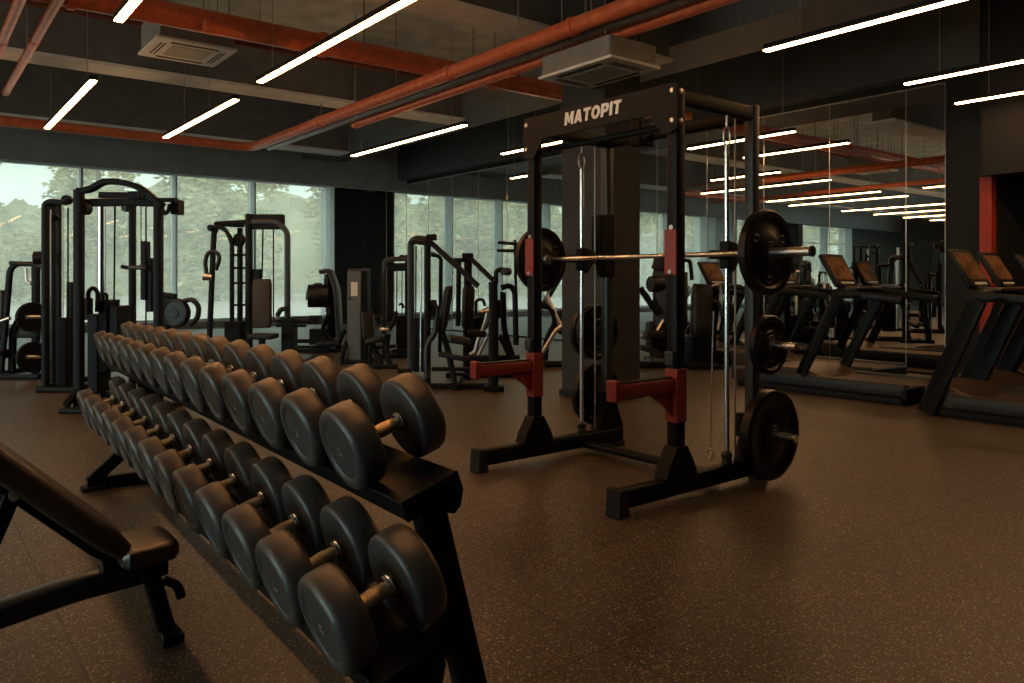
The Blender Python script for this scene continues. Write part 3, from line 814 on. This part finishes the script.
# ------------------------------------------------------------- treadmills
def treadmill(loc, label, L=2.0, up_y=None, floor_upright=True, group='treadmills facing the windows'):
    """user faces +y; origin at the middle of the rear edge"""
    t = thing('treadmill', label, 'treadmill', loc, 0, group)
    w = .44
    uy = L - .04 if up_y is None else up_y
    for s in (-1, 1):
        MB().bar([(s * (w - .06), .0, .135), (s * (w - .06), L - .25, .135)], .12, .13).build('side_rail', 'tread_grey', t, bevel=.012)
        MB().bar([(s * (w - .07), .03, .035), (s * (w - .07), L - .1, .035)], .08, .07).build('base_frame', 'black', t, bevel=.006)
    MB().box2((-w + .12, .03, .12), (w - .12, L - .3, .175)).build('running_belt', 'belt', t, bevel=.01)
    MB().box2((-w, -.03, .05), (w, .04, .17)).build('rear_cover', 'tread_black', t, bevel=.015)
    # motor hood, sloping to the belt
    hy = uy - .28 if floor_upright else uy - .12
    sec = [(hy - .12, .18), (hy + .10, .26), (min(L, hy + .45), .27), (L, .20), (L, .06), (hy - .12, .06)]
    MB().prism([(-w + .05, a, b) for a, b in sec], (2 * w - .1, 0, 0)).build('motor_hood', 'hood', t, bevel=.03, seg=3)
    zb = .02 if floor_upright else .20
    top = (uy - .42, 1.03)
    for s in (-1, 1):
        MB().bar([(s * (w - .01), uy, zb), (s * (w - .01), top[0], top[1])], .15 if floor_upright else .115, .05, up=(1, 0, 0)).build('upright', 'tread_black', t, bevel=.012)
        MB().bar([(s * (w - .03), top[0] + .05, 1.06), (s * (w - .03), top[0] - .20, 1.05), (s * (w - .05), top[0] - .62, 1.0)], .055, .075, fil=.1).build('handrail', 'tread_black', t, bevel=.01)
    MB().box((0, top[0] + .0, 1.06), (2 * w - .04, .16, .10)).build('crossbar', 'tread_black', t, bevel=.02)
    ang = R(30)
    c = MB().box((0, 0, 0), (.44, .40, .05)).build('console', 'tread_black', t, bevel=.02)
    c.location = (0, top[0] + .24, 1.30); c.rotation_euler = (R(90) - ang, 0, 0)
    MB().box((0, .015, .026), (.35, .28, .006)).build('screen', 'screen', c, bevel=.004)
    MB().box((0, -.165, .027), (.26, .025, .006)).build('button_row', 'grey_print', c, bevel=.002)
    MB().bar([(0, top[0] + .08, 1.08), (0, top[0] + .25, 1.22)], .22, .06, up=(0, 1, 0)).build('console_neck', 'tread_black', t, bevel=.015)
    MB().box((0, top[0] - .05, 1.12), (.5, .14, .03)).build('tray', 'hood', t, bevel=.01)
    return t
treadmill((7.60, 1.15, 0), 'nearest treadmill, at the right edge, its slanted upright standing on the floor', 2.05)
treadmill((8.66, 1.30, 0), 'second treadmill from the right edge, partly behind the nearest one', 2.05)
treadmill((9.63, 1.30, 0), 'third treadmill of the right-hand row, mostly cut off by the picture edge', 2.05)
treadmill((7.92, 3.50, 0), 'treadmill whose full side shows behind the right-hand weight plates', 2.0, 1.08, False)
treadmill((9.1, 4.45, 0), 'treadmill set back by the mirror, left of and behind the fully visible one', 1.9, 1.58, False)
treadmill((9.6, 6.42, 0), 'farthest treadmill, close to the mirror, peeking out behind the rack guide rod', 1.9, 1.1, False)

# ------------------------------------------------- machines by the windows
class Mach:
    """a machine built in a frame turned towards the camera: x right, y away, z up, true size at its own distance"""
    def __init__(s, name, label, cat, px, py, group=None):
        p = ground(px, py)
        s.d = p.dot(FWD); s.lat = p.dot(RGT)
        s.t = thing(name, label, cat, p, -YAW, group)
    def q(s, px, py, dy=0.0):
        D = s.d + dy
        return V(((px - 512) / F_PX * D - s.lat, dy, CAM_H - (py - HORIZON) * D / F_PX))
    def g(s, px, dy=0.0, z=0.0):
        D = s.d + dy
        return V(((px - 512) / F_PX * D - s.lat, dy, z))
    def L(s, n): return n * s.d / F_PX            # pixels to metres
    def tube(s, name, pts, rpx, m='frame', fil=.06, parent=None, n=10):
        return MB().tube([s.q(*p) for p in pts], s.L(rpx), n, fil).build(name, m, parent or s.t)
    def bar(s, name, pts, wpx, dep, m='frame', fil=.05, parent=None, up=(0, 1, 0)):
        return MB().bar([s.q(*p) for p in pts], s.L(wpx), dep, fil, up=up).build(name, m, parent or s.t)
    def post(s, name, px, ytop, wpx, dep, dy=0.0, m='frame', z0=0.0):
        a = s.g(px, dy, z0); b = s.q(px, ytop, dy)
        b = V((a.x, a.y, b.z))
        return MB().bar([a, b], s.L(wpx), dep, up=(0, 1, 0)).build(name, m, s.t)
    def foot(s, px0, px1, dy=0.0, h=.06, dep=.09, m='frame', name='floor_rail'):
        a, b = s.g(px0, dy, h / 2), s.g(px1, dy, h / 2)
        return MB().bar([a, b], dep, h).build(name, m, s.t)
    def rail(s, px, y0, y1, h=.06, w=.08, m='frame', name='floor_rail'):
        a, b = s.g(px, y0, h / 2), s.g(px, y1, h / 2); b.x = a.x
        return MB().bar([a, b], w, h).build(name, m, s.t)
    def disc(s, name, px, py, rpx, th, dy=0.0, ax=(1, .5, 0), m='plate_rubber'):
        c = s.q(px, py, dy); a = V(ax).normalized(); r = s.L(rpx)
        return MB().lathe([(0, 0), (r * .3, 0), (r * .34, .012), (r * .8, .012), (r * .86, 0), (r * .97, .004), (r, .02), (r, th - .02), (r * .95, th), (0, th)], c - a * th / 2, a, 32).build(name, m, s.t)
    def pad(s, name, A, B, wpx, thick, nrm, m='vinyl'):
        return pad(s.t, name, s.q(*A), s.q(*B), s.L(wpx), s.L(wpx), thick, V(nrm).normalized(), m)
    def block(s, name, px0, py0, px1, py1, dy0, dy1, m='frame', bevel=.01):
        a = s.q(px0, py1, dy0); b = s.q(px1, py0, dy0)
        return MB().box2((a.x, dy0, max(a.z, 0.0)), (b.x, dy1, b.z)).build(name, m, s.t, bevel=bevel)

# M1: plate-loaded machine at the left edge
m = Mach('plate_loaded_machine', 'plate-loaded machine with two black plates at the far left edge, before the window', 'gym machine', 20, 379)
m.foot(-30, 40, 0, .06, .09)
m.rail(-18, 0, 1.0); m.rail(36, 0, 1.0)
m.bar('curved_frame', [(12, 372, .2), (13, 330, .2), (24, 312, .2), (40, 308, .2)], 6, .07, fil=.15)
m.bar('swing_arm', [(1, 372, .1), (5, 330, .1), (10, 270, .1), (16, 264, .1), (38, 264, .1)], 5, .06, fil=.1)
m.bar('rear_post', [(36, 374, .5), (36, 262, .5)], 7, .08)
m.tube('handle', [(10, 263, 0), (34, 264, 0), (40, 268, 0)], 2.2, 'vinyl')
m.tube('handle', [(26, 268, .05), (27, 282, .05), (31, 284, .05)], 1.6, 'steel')
m.tube('handle', [(-2, 322, 0), (10, 318, 0)], 2.0, 'steel')
m.bar('seat_frame', [(12, 336, .2), (38, 336, .2)], 4, .06)
m.bar('brace', [(4, 356, .2), (38, 356, .2)], 4, .06)
m.pad('seat', (-12, 352, .15), (8, 352, .15), 24, .07, (0, 0, 1))
m.pad('backrest', (-6, 345, .3), (-3, 290, .35), 20, .07, (-.2, -1, 0))
m.disc('weight_plate', 32, 317, 15, .07, .05, (1, -.8, 0)); m.disc('weight_plate', 33, 357, 15.5, .07, .05, (1, -.8, 0))
m.tube('plate_peg', [(26, 317, -.05), (40, 317, .1)], 2, 'steel'); m.tube('plate_peg', [(26, 357, -.05), (40, 357, .1)], 2, 'steel')

# M2: narrow cable tower
m = Mach('cable_tower', 'narrow cable tower with a rounded top, left of the arched cable station', 'gym machine', 52, 392)
m.bar('main_frame', [(45.5, 391), (45.5, 204), (52, 201), (66, 203)], 5, .08, fil=.12)
m.post('rear_post', 53, 206, 5, .07, .35); m.post('rear_post', 59, 206, 4, .05, .5)
m.tube('cable', [(63, 205, .2), (63, 384, .2)], .5, 'pipe_grey'); m.tube('cable', [(68, 208, .2), (68, 372, .2)], .8, 'frame')
m.tube('guide_rod', [(50, 392, .2), (50, 210, .2)], 1.0, 'steel'); 
m.block('weight_stack', 55, 318, 66, 388, .15, .40, 'frame'); m.block('stack_guard', 66, 282, 72, 390, .3, .36, 'frame')
m.disc('pulley', 67, 200, 5, .06, .1, (0, 1, 0), 'frame'); m.disc('pulley', 56, 218, 3.5, .05, .1, (0, 1, 0), 'frame')
m.foot(38, 76, -.02, .06, .09); m.rail(40, 0, .9); m.rail(74, 0, .9)
m.bar('top_arm', [(47, 204, .0), (47, 204, .5), (60, 206, .5)], 4, .06)
m.disc('roller_pad', 42, 258, 7, .16, .3, (1, .3, 0), 'vinyl')

# M3: arched cable station
m = Mach('cable_station', 'large cable station with an arched black top in front of the left windows', 'gym machine', 82, 410)
m.post('front_upright', 79, 190, 8.5, .08); m.post('front_upright', 158.5, 203, 8, .08, .05)
m.post('rear_upright', 132.5, 200, 6, .07, .7); m.post('rear_upright', 102, 198, 1.6, .05, .72)
m.post('steel_guide', 102, 205, 6.5, .05, .85, 'steel')
m.bar('arch', [(78, 191), (90, 190), (104, 181), (122, 182), (142, 188), (158, 202), (163, 206)], 6, .08, fil=.12)
m.bar('top_crossbar', [(78, 203, .1), (130, 202, .1), (160, 203, .1)], 8, .06)
m.bar('top_crossbar', [(100, 195, .6), (150, 196, .6)], 7, .06)
m.block('pulley_housing', 127, 191, 141, 204, .1, .25); m.block('pulley_housing', 170, 199, 178, 214, .1, .25)
m.bar('side_arm', [(158, 200), (176, 200)], 4, .06); m.tube('hook', [(161, 205), (164, 214), (168, 212), (170, 204)], 2, 'frame', .04)
m.disc('pulley', 86, 209, 6, .06, .05, (.4, 1, 0), 'frame_grey'); m.disc('pulley', 126, 208, 4, .05, .1, (.3, 1, 0), 'frame_grey')
m.disc('pulley', 150, 199, 6, .06, .1, (.3, 1, 0), 'frame')
m.tube('cable', [(115, 206, .2), (114, 305, .2)], .9, 'frame'); m.tube('cable', [(141, 206, .2), (141, 300, .2)], .5, 'frame'); m.tube('cable', [(146, 206, .15), (146, 345, .15)], .8, 'frame')
m.block('carriage', 140, 241, 146, 300, .1, .2); m.block('carriage', 146, 258, 152, 312, .12, .25)
m.bar('pulldown_handle', [(122, 266.5, .1), (128, 268, .1), (146, 267, .1)], 4, .05, 'frame'); m.pad('handle_pad', (129, 267.5, .05), (146, 268, .05), 4, .05, (0, -1, 0), 'bench_vinyl')
m.block('weight_stack', 109, 306, 118, 372, .15, .4); m.block('weight_stack', 98, 300, 107, 372, .15, .4); m.block('weight_stack', 87, 314, 98, 394, .2, .45)
m.tube('grip', [(89, 312, .1), (88, 292, .1), (93, 287, .1), (98, 292, .1), (97, 312, .1)], 2.2, 'frame', .05)
m.block('shroud', 74, 298, 88, 320, .2, .3)
m.tube('grip', [(103, 300, .1), (103, 294, .1), (107, 294, .1), (107, 304, .1)], 1.5, 'frame', .03)
m.foot(62, 84, -.15, .04, .12, name='base_foot'); m.bar('base_gusset', [(66, 406, -.1), (78, 388, 0)], 6, .06)
m.rail(79, -.2, 1.0); m.rail(158, -.2, 1.0); m.foot(79, 160, .8)
m.post('stack_post', 94, 320, 5, .06, .3)

# ball-like plate with a curved handle next to the arch
m = Mach('plate_machine', 'machine with a big round black weight disc and curved handle behind the dumbbells', 'gym machine', 178, 372)
m.disc('weight_disc', 176.5, 313, 14.5, .10, 0, (.25, 1, 0)); m.tube('curved_handle', [(184, 301, -.05), (192, 299, -.05), (199, 306, -.05), (198, 318, -.05), (190, 325, -.05)], 2.6, 'vinyl', .12)
m.post('post', 168, 293, 7, .1, .12); m.bar('top_plate', [(162, 295, .1), (176, 297, .1)], 6, .1)
m.foot(150, 205, .12); m.rail(168, -.4, .7); m.bar('lever', [(168, 298, .05), (176, 313, .05)], 5, .06)
m.pad('seat', (184, 346, .1), (204, 346, .1), 22, .08, (0, 0, 1)); m.post('seat_post', 194, 346, 5, .08, .2)

# M4: tall cable row / pulldown machine
m = Mach('pulldown_machine', 'pulldown cable machine with a tall backrest pad, standing before the third window', 'gym machine', 262, 366)
m.bar('main_frame', [(249, 366), (249, 214)], 6, .10, fil=.02); m.bar('right_frame', [(249, 222), (278, 222), (287.5, 232), (287.5, 366)], 5, .09, fil=.25, m='frame_grey')
m.block('header', 247, 214, 283, 229, -.02, .10, 'frame', .02)
m.tube('cable', [(263, 229, .05), (262, 278, .05)], .8); m.tube('cable', [(273.5, 229, .05), (273.5, 322, .05)], .7); m.tube('cable', [(254.5, 229, .05), (254.5, 290, .05)], .4)
m.bar('left_frame', [(209, 350, .4), (214, 232, .4), (219, 224, .4), (244, 225, .4)], 5, .07, fil=.12)
m.bar('left_frame', [(232, 352, .2), (232, 240, .2), (224, 228, .2), (214, 227, .2)], 4, .06, fil=.12)
m.post('rear_post', 240, 228, 5, .07, .5); m.bar('top_beam', [(216, 224, .4), (249, 222, .1)], 5, .07)
m.disc('pulley', 239, 240, 7, .06, .2, (.5, 1, 0), 'frame'); m.disc('pulley', 211, 228, 3.5, .06, .35, (.3, 1, 0), 'frame')
m.tube('grip', [(207, 276, .35), (205, 262, .35), (208, 252, .35), (217, 252, .35), (220, 258, .35), (216, 270, .35)], 2.2, 'vinyl', .06)
m.disc('roller', 207, 277, 3.5, .12, .3, (1, .3, 0), 'steel')
for yy in (255, 268, 283, 305): m.bar('step', [(230, yy, .2), (246, yy, .3)], 2.2, .06)
m.pad('backrest', (262, 328, -.05), (262, 279, .0), 19, .09, (0, -1, .03), 'vinyl_brown')
m.pad('seat', (250, 336, -.3), (276, 336, -.3), 22, .08, (0, 0, 1)); m.block('pad_bracket', 252, 269, 260, 282, 0, .1)
m.post('seat_post', 262, 338, 6, .08, -.15)
m.block('stack_shroud', 281, 318, 292, 366, -.05, .25); m.block('stack_shroud', 224, 322, 240, 366, .15, .4)
m.tube('thigh_roller', [(277, 316, -.1), (281, 309, -.1), (286, 309, -.1)], 2.4, 'vinyl'); m.foot(246, 296, -.1); m.rail(249, -.5, .8); m.rail(288, -.5, .8); m.foot(206, 250, .45)
m.tube('side_bar', [(276, 321, .0), (312, 322, .0)], 1.5, 'frame'); m.tube('side_bar', [(276, 326, .0), (306, 326, .0)], 1.2, 'frame')

# M5: padded leg machine under the column
m = Mach('leg_press_machine', 'padded leg machine with a drum-shaped roller pad under the pale column', 'gym machine', 326, 352)
m.bar('backrest_frame', [(321, 272, .1), (330, 270, .1), (337, 290, .1), (340, 340, .1)], 4, .3, 'frame_grey', fil=.1)
m.pad('backrest', (334, 338, .2), (330, 274, .2), 15, .1, (1, -.6, .1))
m.disc('roller_pad', 318, 296, 11.5, .34, .1, (1, .25, 0), 'vinyl'); m.tube('roller_hoop', [(307, 300, .0), (308, 289, .0), (316, 284, .0), (322, 285, .0)], 1.6, 'frame_grey', .1)
m.tube('axle', [(280, 319, .1), (318, 319, .1)], 2.4, 'frame_grey'); m.block('hub', 309, 316, 319, 324, 0, .25)
m.tube('curved_arm', [(328, 315, 0), (322, 330, 0), (330, 338, 0), (338, 345, 0)], 2.2, 'frame', .15); m.tube('curved_arm', [(330, 302, .1), (334, 322, .1), (326, 336, .1)], 2.4, 'frame', .15)
m.block('stack_box', 309, 329, 324, 345, .1, .5); m.foot(283, 345, -.05); m.foot(283, 345, .6); m.rail(326, -.2, .8); m.bar('low_beam', [(284, 341, .2), (322, 341, .2)], 4, .08)
m.pad('seat', (318, 343, -.1), (338, 343, -.1), 20, .08, (0, 0, 1)); m.tube('stem', [(337, 348, 0), (343, 334, 0), (346, 330, 0)], 2.2)

# M6: grey shroud tower with a white sticker
m = Mach('weight_tower', 'grey enclosed weight tower with a small pale sticker, beside the dark corner pillar', 'gym machine', 356, 363)
m.block('shroud', 347, 271, 361, 363, -.02, .35, 'shroud', .02); m.block('side_cover', 361, 270, 367, 363, .02, .34, 'frame', .02)
m.block('top_cap', 347.5, 268.5, 366, 272, .0, .33, 'frame_grey', .015)
m.block('sticker', 351, 282, 357.5, 296, -.026, -.018, 'white_print', 0)
m.block('latch', 348.5, 297, 351, 300, -.028, -.018, 'black', 0)
m.foot(344, 372, .1, .05, .5, name='base_plate')
m.tube('side_handle', [(341, 361, -.1), (344, 350, -.1), (347, 342, .05)], 2.4)

# M6b: seat machine right of the tower
m = Mach('curl_machine', 'low seated machine with bent black legs between the grey tower and the cable towers', 'gym machine', 380, 368)
m.pad('seat', (366, 342, 0), (384, 338, 0), 18, .09, (0, 0, 1)); m.tube('leg', [(372, 344, 0), (378, 356, 0), (384, 373, -.1)], 3, fil=.1); m.tube('leg', [(388, 334, 0), (386, 350, 0), (392, 374, -.1)], 3, fil=.1)
m.tube('handle', [(380, 329.5, -.1), (389, 329.5, -.1)], 1.6, 'steel'); m.tube('arm', [(389, 330, 0), (394, 322, .05), (396, 312, .1)], 2.4, fil=.1)
m.foot(366, 398, -.1); m.bar('link', [(372, 348, .05), (396, 346, .05)], 3.5, .06); m.disc('counterweight', 377, 320, 6, .1, .4, (.3, 1, 0)); m.post('rear_post', 370, 312, 4, .06, .4)
m.pad('backrest', (369, 340, .15), (367, 312, .2), 12, .08, (.3, -1, 0)); m.rail(372, -.1, .5)

# M7: cable tower behind
m = Mach('cable_machine', 'slim rounded cable frame seen behind the lever machine, first reflected-looking window bay', 'gym machine', 395, 358)
m.t['label'] = 'slim rounded cable frame just left of and behind the lever machine'
m.bar('main_frame', [(384.5, 358), (384.5, 261), (390, 259), (408, 259)], 4.5, .08, 'frame_grey', fil=.15); m.bar('rear_frame', [(407, 358, .3), (407, 255, .3)], 4, .08)
m.block('header', 389, 263, 407, 271, .0, .12); m.disc('pulley', 402, 258, 3.5, .05, .1, (0, 1, 0), 'frame')
m.tube('cable', [(397, 271, .05), (396.5, 345, .05)], .6); m.tube('cable', [(402, 271, .05), (402, 330, .05)], .5)
m.block('weight_stack', 397, 316, 407, 357, .05, .3); m.tube('grip', [(399, 305, 0), (402, 303, 0), (404, 308, 0)], 1.2); m.foot(380, 412, 0); m.rail(384.5, -.2, .8); m.tube('stirrup', [(391, 352, -.1), (396, 350, -.1), (406, 351, -.1)], 1.5)

# M8: lever machine with diagonal arm
m = Mach('lever_machine', 'lever machine with a long diagonal arm and reclined pad, left of the red-armed upright', 'gym machine', 430, 388)
m.bar('main_frame', [(411, 370, .3), (411, 242, .2), (416, 239.5, .15), (428, 241, .05)], 6.5, .10, 'frame_grey', fil=.12); m.bar('main_frame', [(427.5, 386, 0), (427.5, 240, 0)], 6, .10)
m.bar('lever_arm', [(426, 239, -.05), (436, 247, -.05), (478, 286, -.15)], 5.5, .07, fil=.04); m.block('pivot_block', 426, 234, 436, 240, -.08, .05)
m.bar('rear_frame', [(440, 352, .5), (441, 258, .5), (436, 255, .5), (430, 254, .3)], 4, .07, fil=.1)
m.tube('cable', [(416, 246, .15), (415.5, 370, .15)], .8); m.tube('guide_rod', [(421, 248, .15), (420.5, 372, .15)], .9, 'steel'); m.block('weight_stack', 413, 318, 425, 372, .15, .4)
m.block('selector', 424, 300, 436, 316, -.02, .1)
m.pad('backrest', (442, 331, .05), (449, 286, .12), 11, .08, (-.9, -.5, -.1)); m.bar('pad_post', [(438, 318, .05), (448, 350, .05), (455, 384, 0)], 6, .08, fil=.05)
m.tube('curved_leg', [(436, 322, -.05), (435, 334, -.05), (428, 342, -.05), (426, 352, -.05), (427, 378, -.05)], 3, 'frame_grey', .12)
m.bar('low_beam', [(440, 354, .0), (458, 358, -.05), (489, 361, -.05)], 5, .09); m.foot(414, 492, -.05); m.rail(416, -.15, .6, .06); m.rail(455, -.2, .6); m.bar('brace', [(432, 369, 0), (488, 369, 0)], 4, .07)
m.pad('seat', (448, 338, -.05), (470, 342, -.05), 20, .08, (0, 0, 1)); m.tube('foot_bar', [(398, 371, -.1), (412, 371, -.1)], 2.5); m.tube('handle', [(432, 300, -.1), (438, 308, -.1), (436, 322, -.1)], 1.8, 'vinyl', .05)

# M9: second lever machine behind and the hooked post
m = Mach('chest_press_machine', 'second lever machine with chrome bent legs, behind the hooked black post', 'gym machine', 472, 378)
m.bar('main_post', [(468, 376, .1), (468, 256, .1)], 8, .10); m.bar('lever_arm', [(470, 258, .05), (494, 281, -.05)], 5, .07); m.bar('top_bar', [(450, 260, .15), (470, 260, .1)], 4, .07)
m.bar('rear_post', [(458, 326, .4), (459, 260, .4)], 5, .07); m.block('head', 462, 253, 473, 262, .02, .18)
m.tube('bent_leg', [(489, 306, -.1), (485, 324, -.1), (478, 340, -.1), (475, 352, -.1), (470, 355, -.1)], 2.2, 'steel', .12); m.tube('bent_leg', [(492, 324, -.1), (484, 344, -.1), (478, 356, -.1)], 2.0, 'steel', .12)
m.tube('hoop', [(476, 314, .1), (476, 300, .1), (483, 299, .1), (485, 306, .1)], 1.6, 'frame_grey', .06); m.pad('seat', (468, 332, -.05), (486, 334, -.05), 18, .08, (0, 0, 1)); m.pad('backrest', (467, 328, .0), (469, 286, .05), 12, .09, (.6, -1, 0))
m.foot(446, 520, .05); m.tube('handle', [(498, 242.5, 0), (518, 244, 0)], 1.7, 'vinyl'); m.tube('handle', [(497, 250.5, 0), (518, 251, 0)], 1.7, 'vinyl'); m.bar('handle_post', [(515, 240, .02), (516, 300, .1)], 3, .05); m.rail(468, -.2, .7); m.tube('arm', [(480, 312, -.05), (494, 308, -.05), (502, 302, -.05)], 2.2); m.disc('weight_plate', 480, 322, 10, .06, .3, (.4, 1, 0)); m.block('stack', 463, 318, 478, 372, .25, .5)

m = Mach('hooked_post_machine', 'black machine post topped by a curved grip, just left of the red-armed upright', 'gym machine', 494, 391)
m.post('post', 493.5, 322, 10, .10, 0); m.bar('upper_post', [(494, 324, 0), (493, 282, 0)], 9, .1); m.tube('curved_grip', [(496, 284, -.02), (496, 272, -.02), (500, 269, -.02), (507, 271, -.02)], 2.4, 'frame', .06)
m.disc('grip_end', 506, 271.5, 4, .12, -.02, (.6, 1, 0), 'vinyl'); m.tube('side_frame', [(501, 288, .1), (510, 285, .1), (515, 292, .1), (516, 345, .1)], 3, 'frame', .1); m.tube('inner_frame', [(503, 292, .15), (504, 330, .15), (514, 360, .1)], 3, fil=.1)
m.tube('leg', [(500, 336, .05), (508, 352, .05), (513, 364, .05)], 3, fil=.08); m.foot(484, 504, 0, .06, .14); m.bar('cross_beam', [(470, 358, .1), (520, 358, .1)], 6, .08); m.tube('link', [(480, 312, -.02), (494, 310, -.02)], 1.8, 'steel'); m.rail(494, -.1, .5)
m.block('block', 489, 300, 503, 318, -.02, .12)

# M10: elliptical seen between upright and pillar
m = Mach('elliptical_trainer', 'grey curved elliptical trainer seen between the left upright and the pillar', 'gym machine', 552, 366)
m.tube('main_frame', [(560, 268, 0), (553, 280, 0), (545, 294, 0), (550, 304, 0), (556, 318, 0), (562, 330, 0)], 3, 'steel', .2); m.tube('swing_arm', [(561, 276, .1), (553, 290, .1), (547, 300, .1), (541, 304, .1)], 2.4, 'frame_grey', .12)
m.tube('curved_leg', [(541, 305, 0), (552, 308, 0), (556, 322, 0), (546, 340, 0), (545, 362, 0)], 3.2, 'frame', .2); m.tube('pedal_link', [(543, 352, -.05), (556, 330, -.05), (566, 324, -.05)], 2.2, 'steel', .1)
m.foot(541, 600, 0); m.block('footplate', 541, 361, 562, 365, -.2, .2, 'frame_grey'); m.rail(548, -.2, .9); m.disc('flywheel', 566, 322, 14, .1, .3, (.3, 1, 0)); m.block('console', 556, 258, 566, 270, .05, .15, 'tread_black')

# M11: chest machine behind, right of the pillar
m = Mach('ab_machine', 'seated machine with a rounded headrest pad right of the pillar, behind the bar', 'gym machine', 664, 366)
m.pad('backrest', (662, 330, 0), (661, 268, .05), 17, .12, (-.4, -1, 0)); m.pad('headrest', (657, 270, 0), (661, 257, .02), 12, .1, (-.4, -1, 0))
m.disc('shoulder_roller', 656, 284, 8, .2, .0, (1, .4, 0), 'vinyl'); m.bar('diagonal_arm', [(640, 288, -.1), (658, 314, -.1)], 6, .08); m.tube('bar_arm', [(666, 262, .1), (690, 260, .1), (692, 280, .1)], 2, 'frame')
m.tube('side_arm', [(664, 320, -.1), (656, 334, -.1), (646, 338, -.1), (641, 336, -.1)], 2.2, 'steel', .1); m.block('base_box', 650, 322, 672, 352, 0, .4, 'frame', .04); m.foot(636, 700, -.15, .08, .3, name='base_plate')
m.post('rear_post', 668, 260, 6, .1, .35); m.pad('seat', (644, 334, -.2), (664, 334, -.2), 22, .1, (0, 0, 1)); m.bar('footrest', [(636, 346, -.3), (652, 350, -.2)], 5, .3, 'frame_grey'); m.rail(660, -.3, .8)

m = Mach('padded_machine', 'machine with a tall rounded dark pad between the right front upright and the guide rod', 'gym machine', 702, 368)
m.pad('tall_pad', (700, 336, 0), (702, 284, .08), 20, .24, (-.1, -1, 0)); m.block('pedestal', 690, 336, 712, 366, .1, .5, 'frame', .03); m.foot(686, 720, 0, .06, .4, name='base_plate'); m.post('rear_post', 712, 284, 8, .1, .45)
m.tube('cable_arm', [(712, 286, .1), (720, 284, .1), (722, 300, .1), (718, 330, .0)], 1.4, 'steel', .06); m.disc('weight_plate', 724, 312, 12, .06, .4, (.5, 1, 0)); m.tube('handle', [(712, 300, 0), (720, 304, 0), (722, 316, 0)], 1.8, 'frame_grey', .05)

# --------------------------------------------------------------- world
w = bpy.data.worlds.new('overcast')
SC.world = w
w.use_nodes = True
bg = w.node_tree.nodes['Background']
bg.inputs[0].default_value = (0.80, 1.0, 0.97, 1)
bg.inputs[1].default_value = 6.9

SC.view_settings.view_transform = 'Standard'
SC.view_settings.look = 'None'
SC.view_settings.gamma = 1.0
SC.view_settings.use_curve_mapping = False
SC.view_settings.exposure = 0.12
SC.cycles.use_denoising = True
SC.cycles.max_bounces = 8
SC.cycles.transparent_max_bounces = 12
SC.cycles.sample_clamp_indirect = 8.0
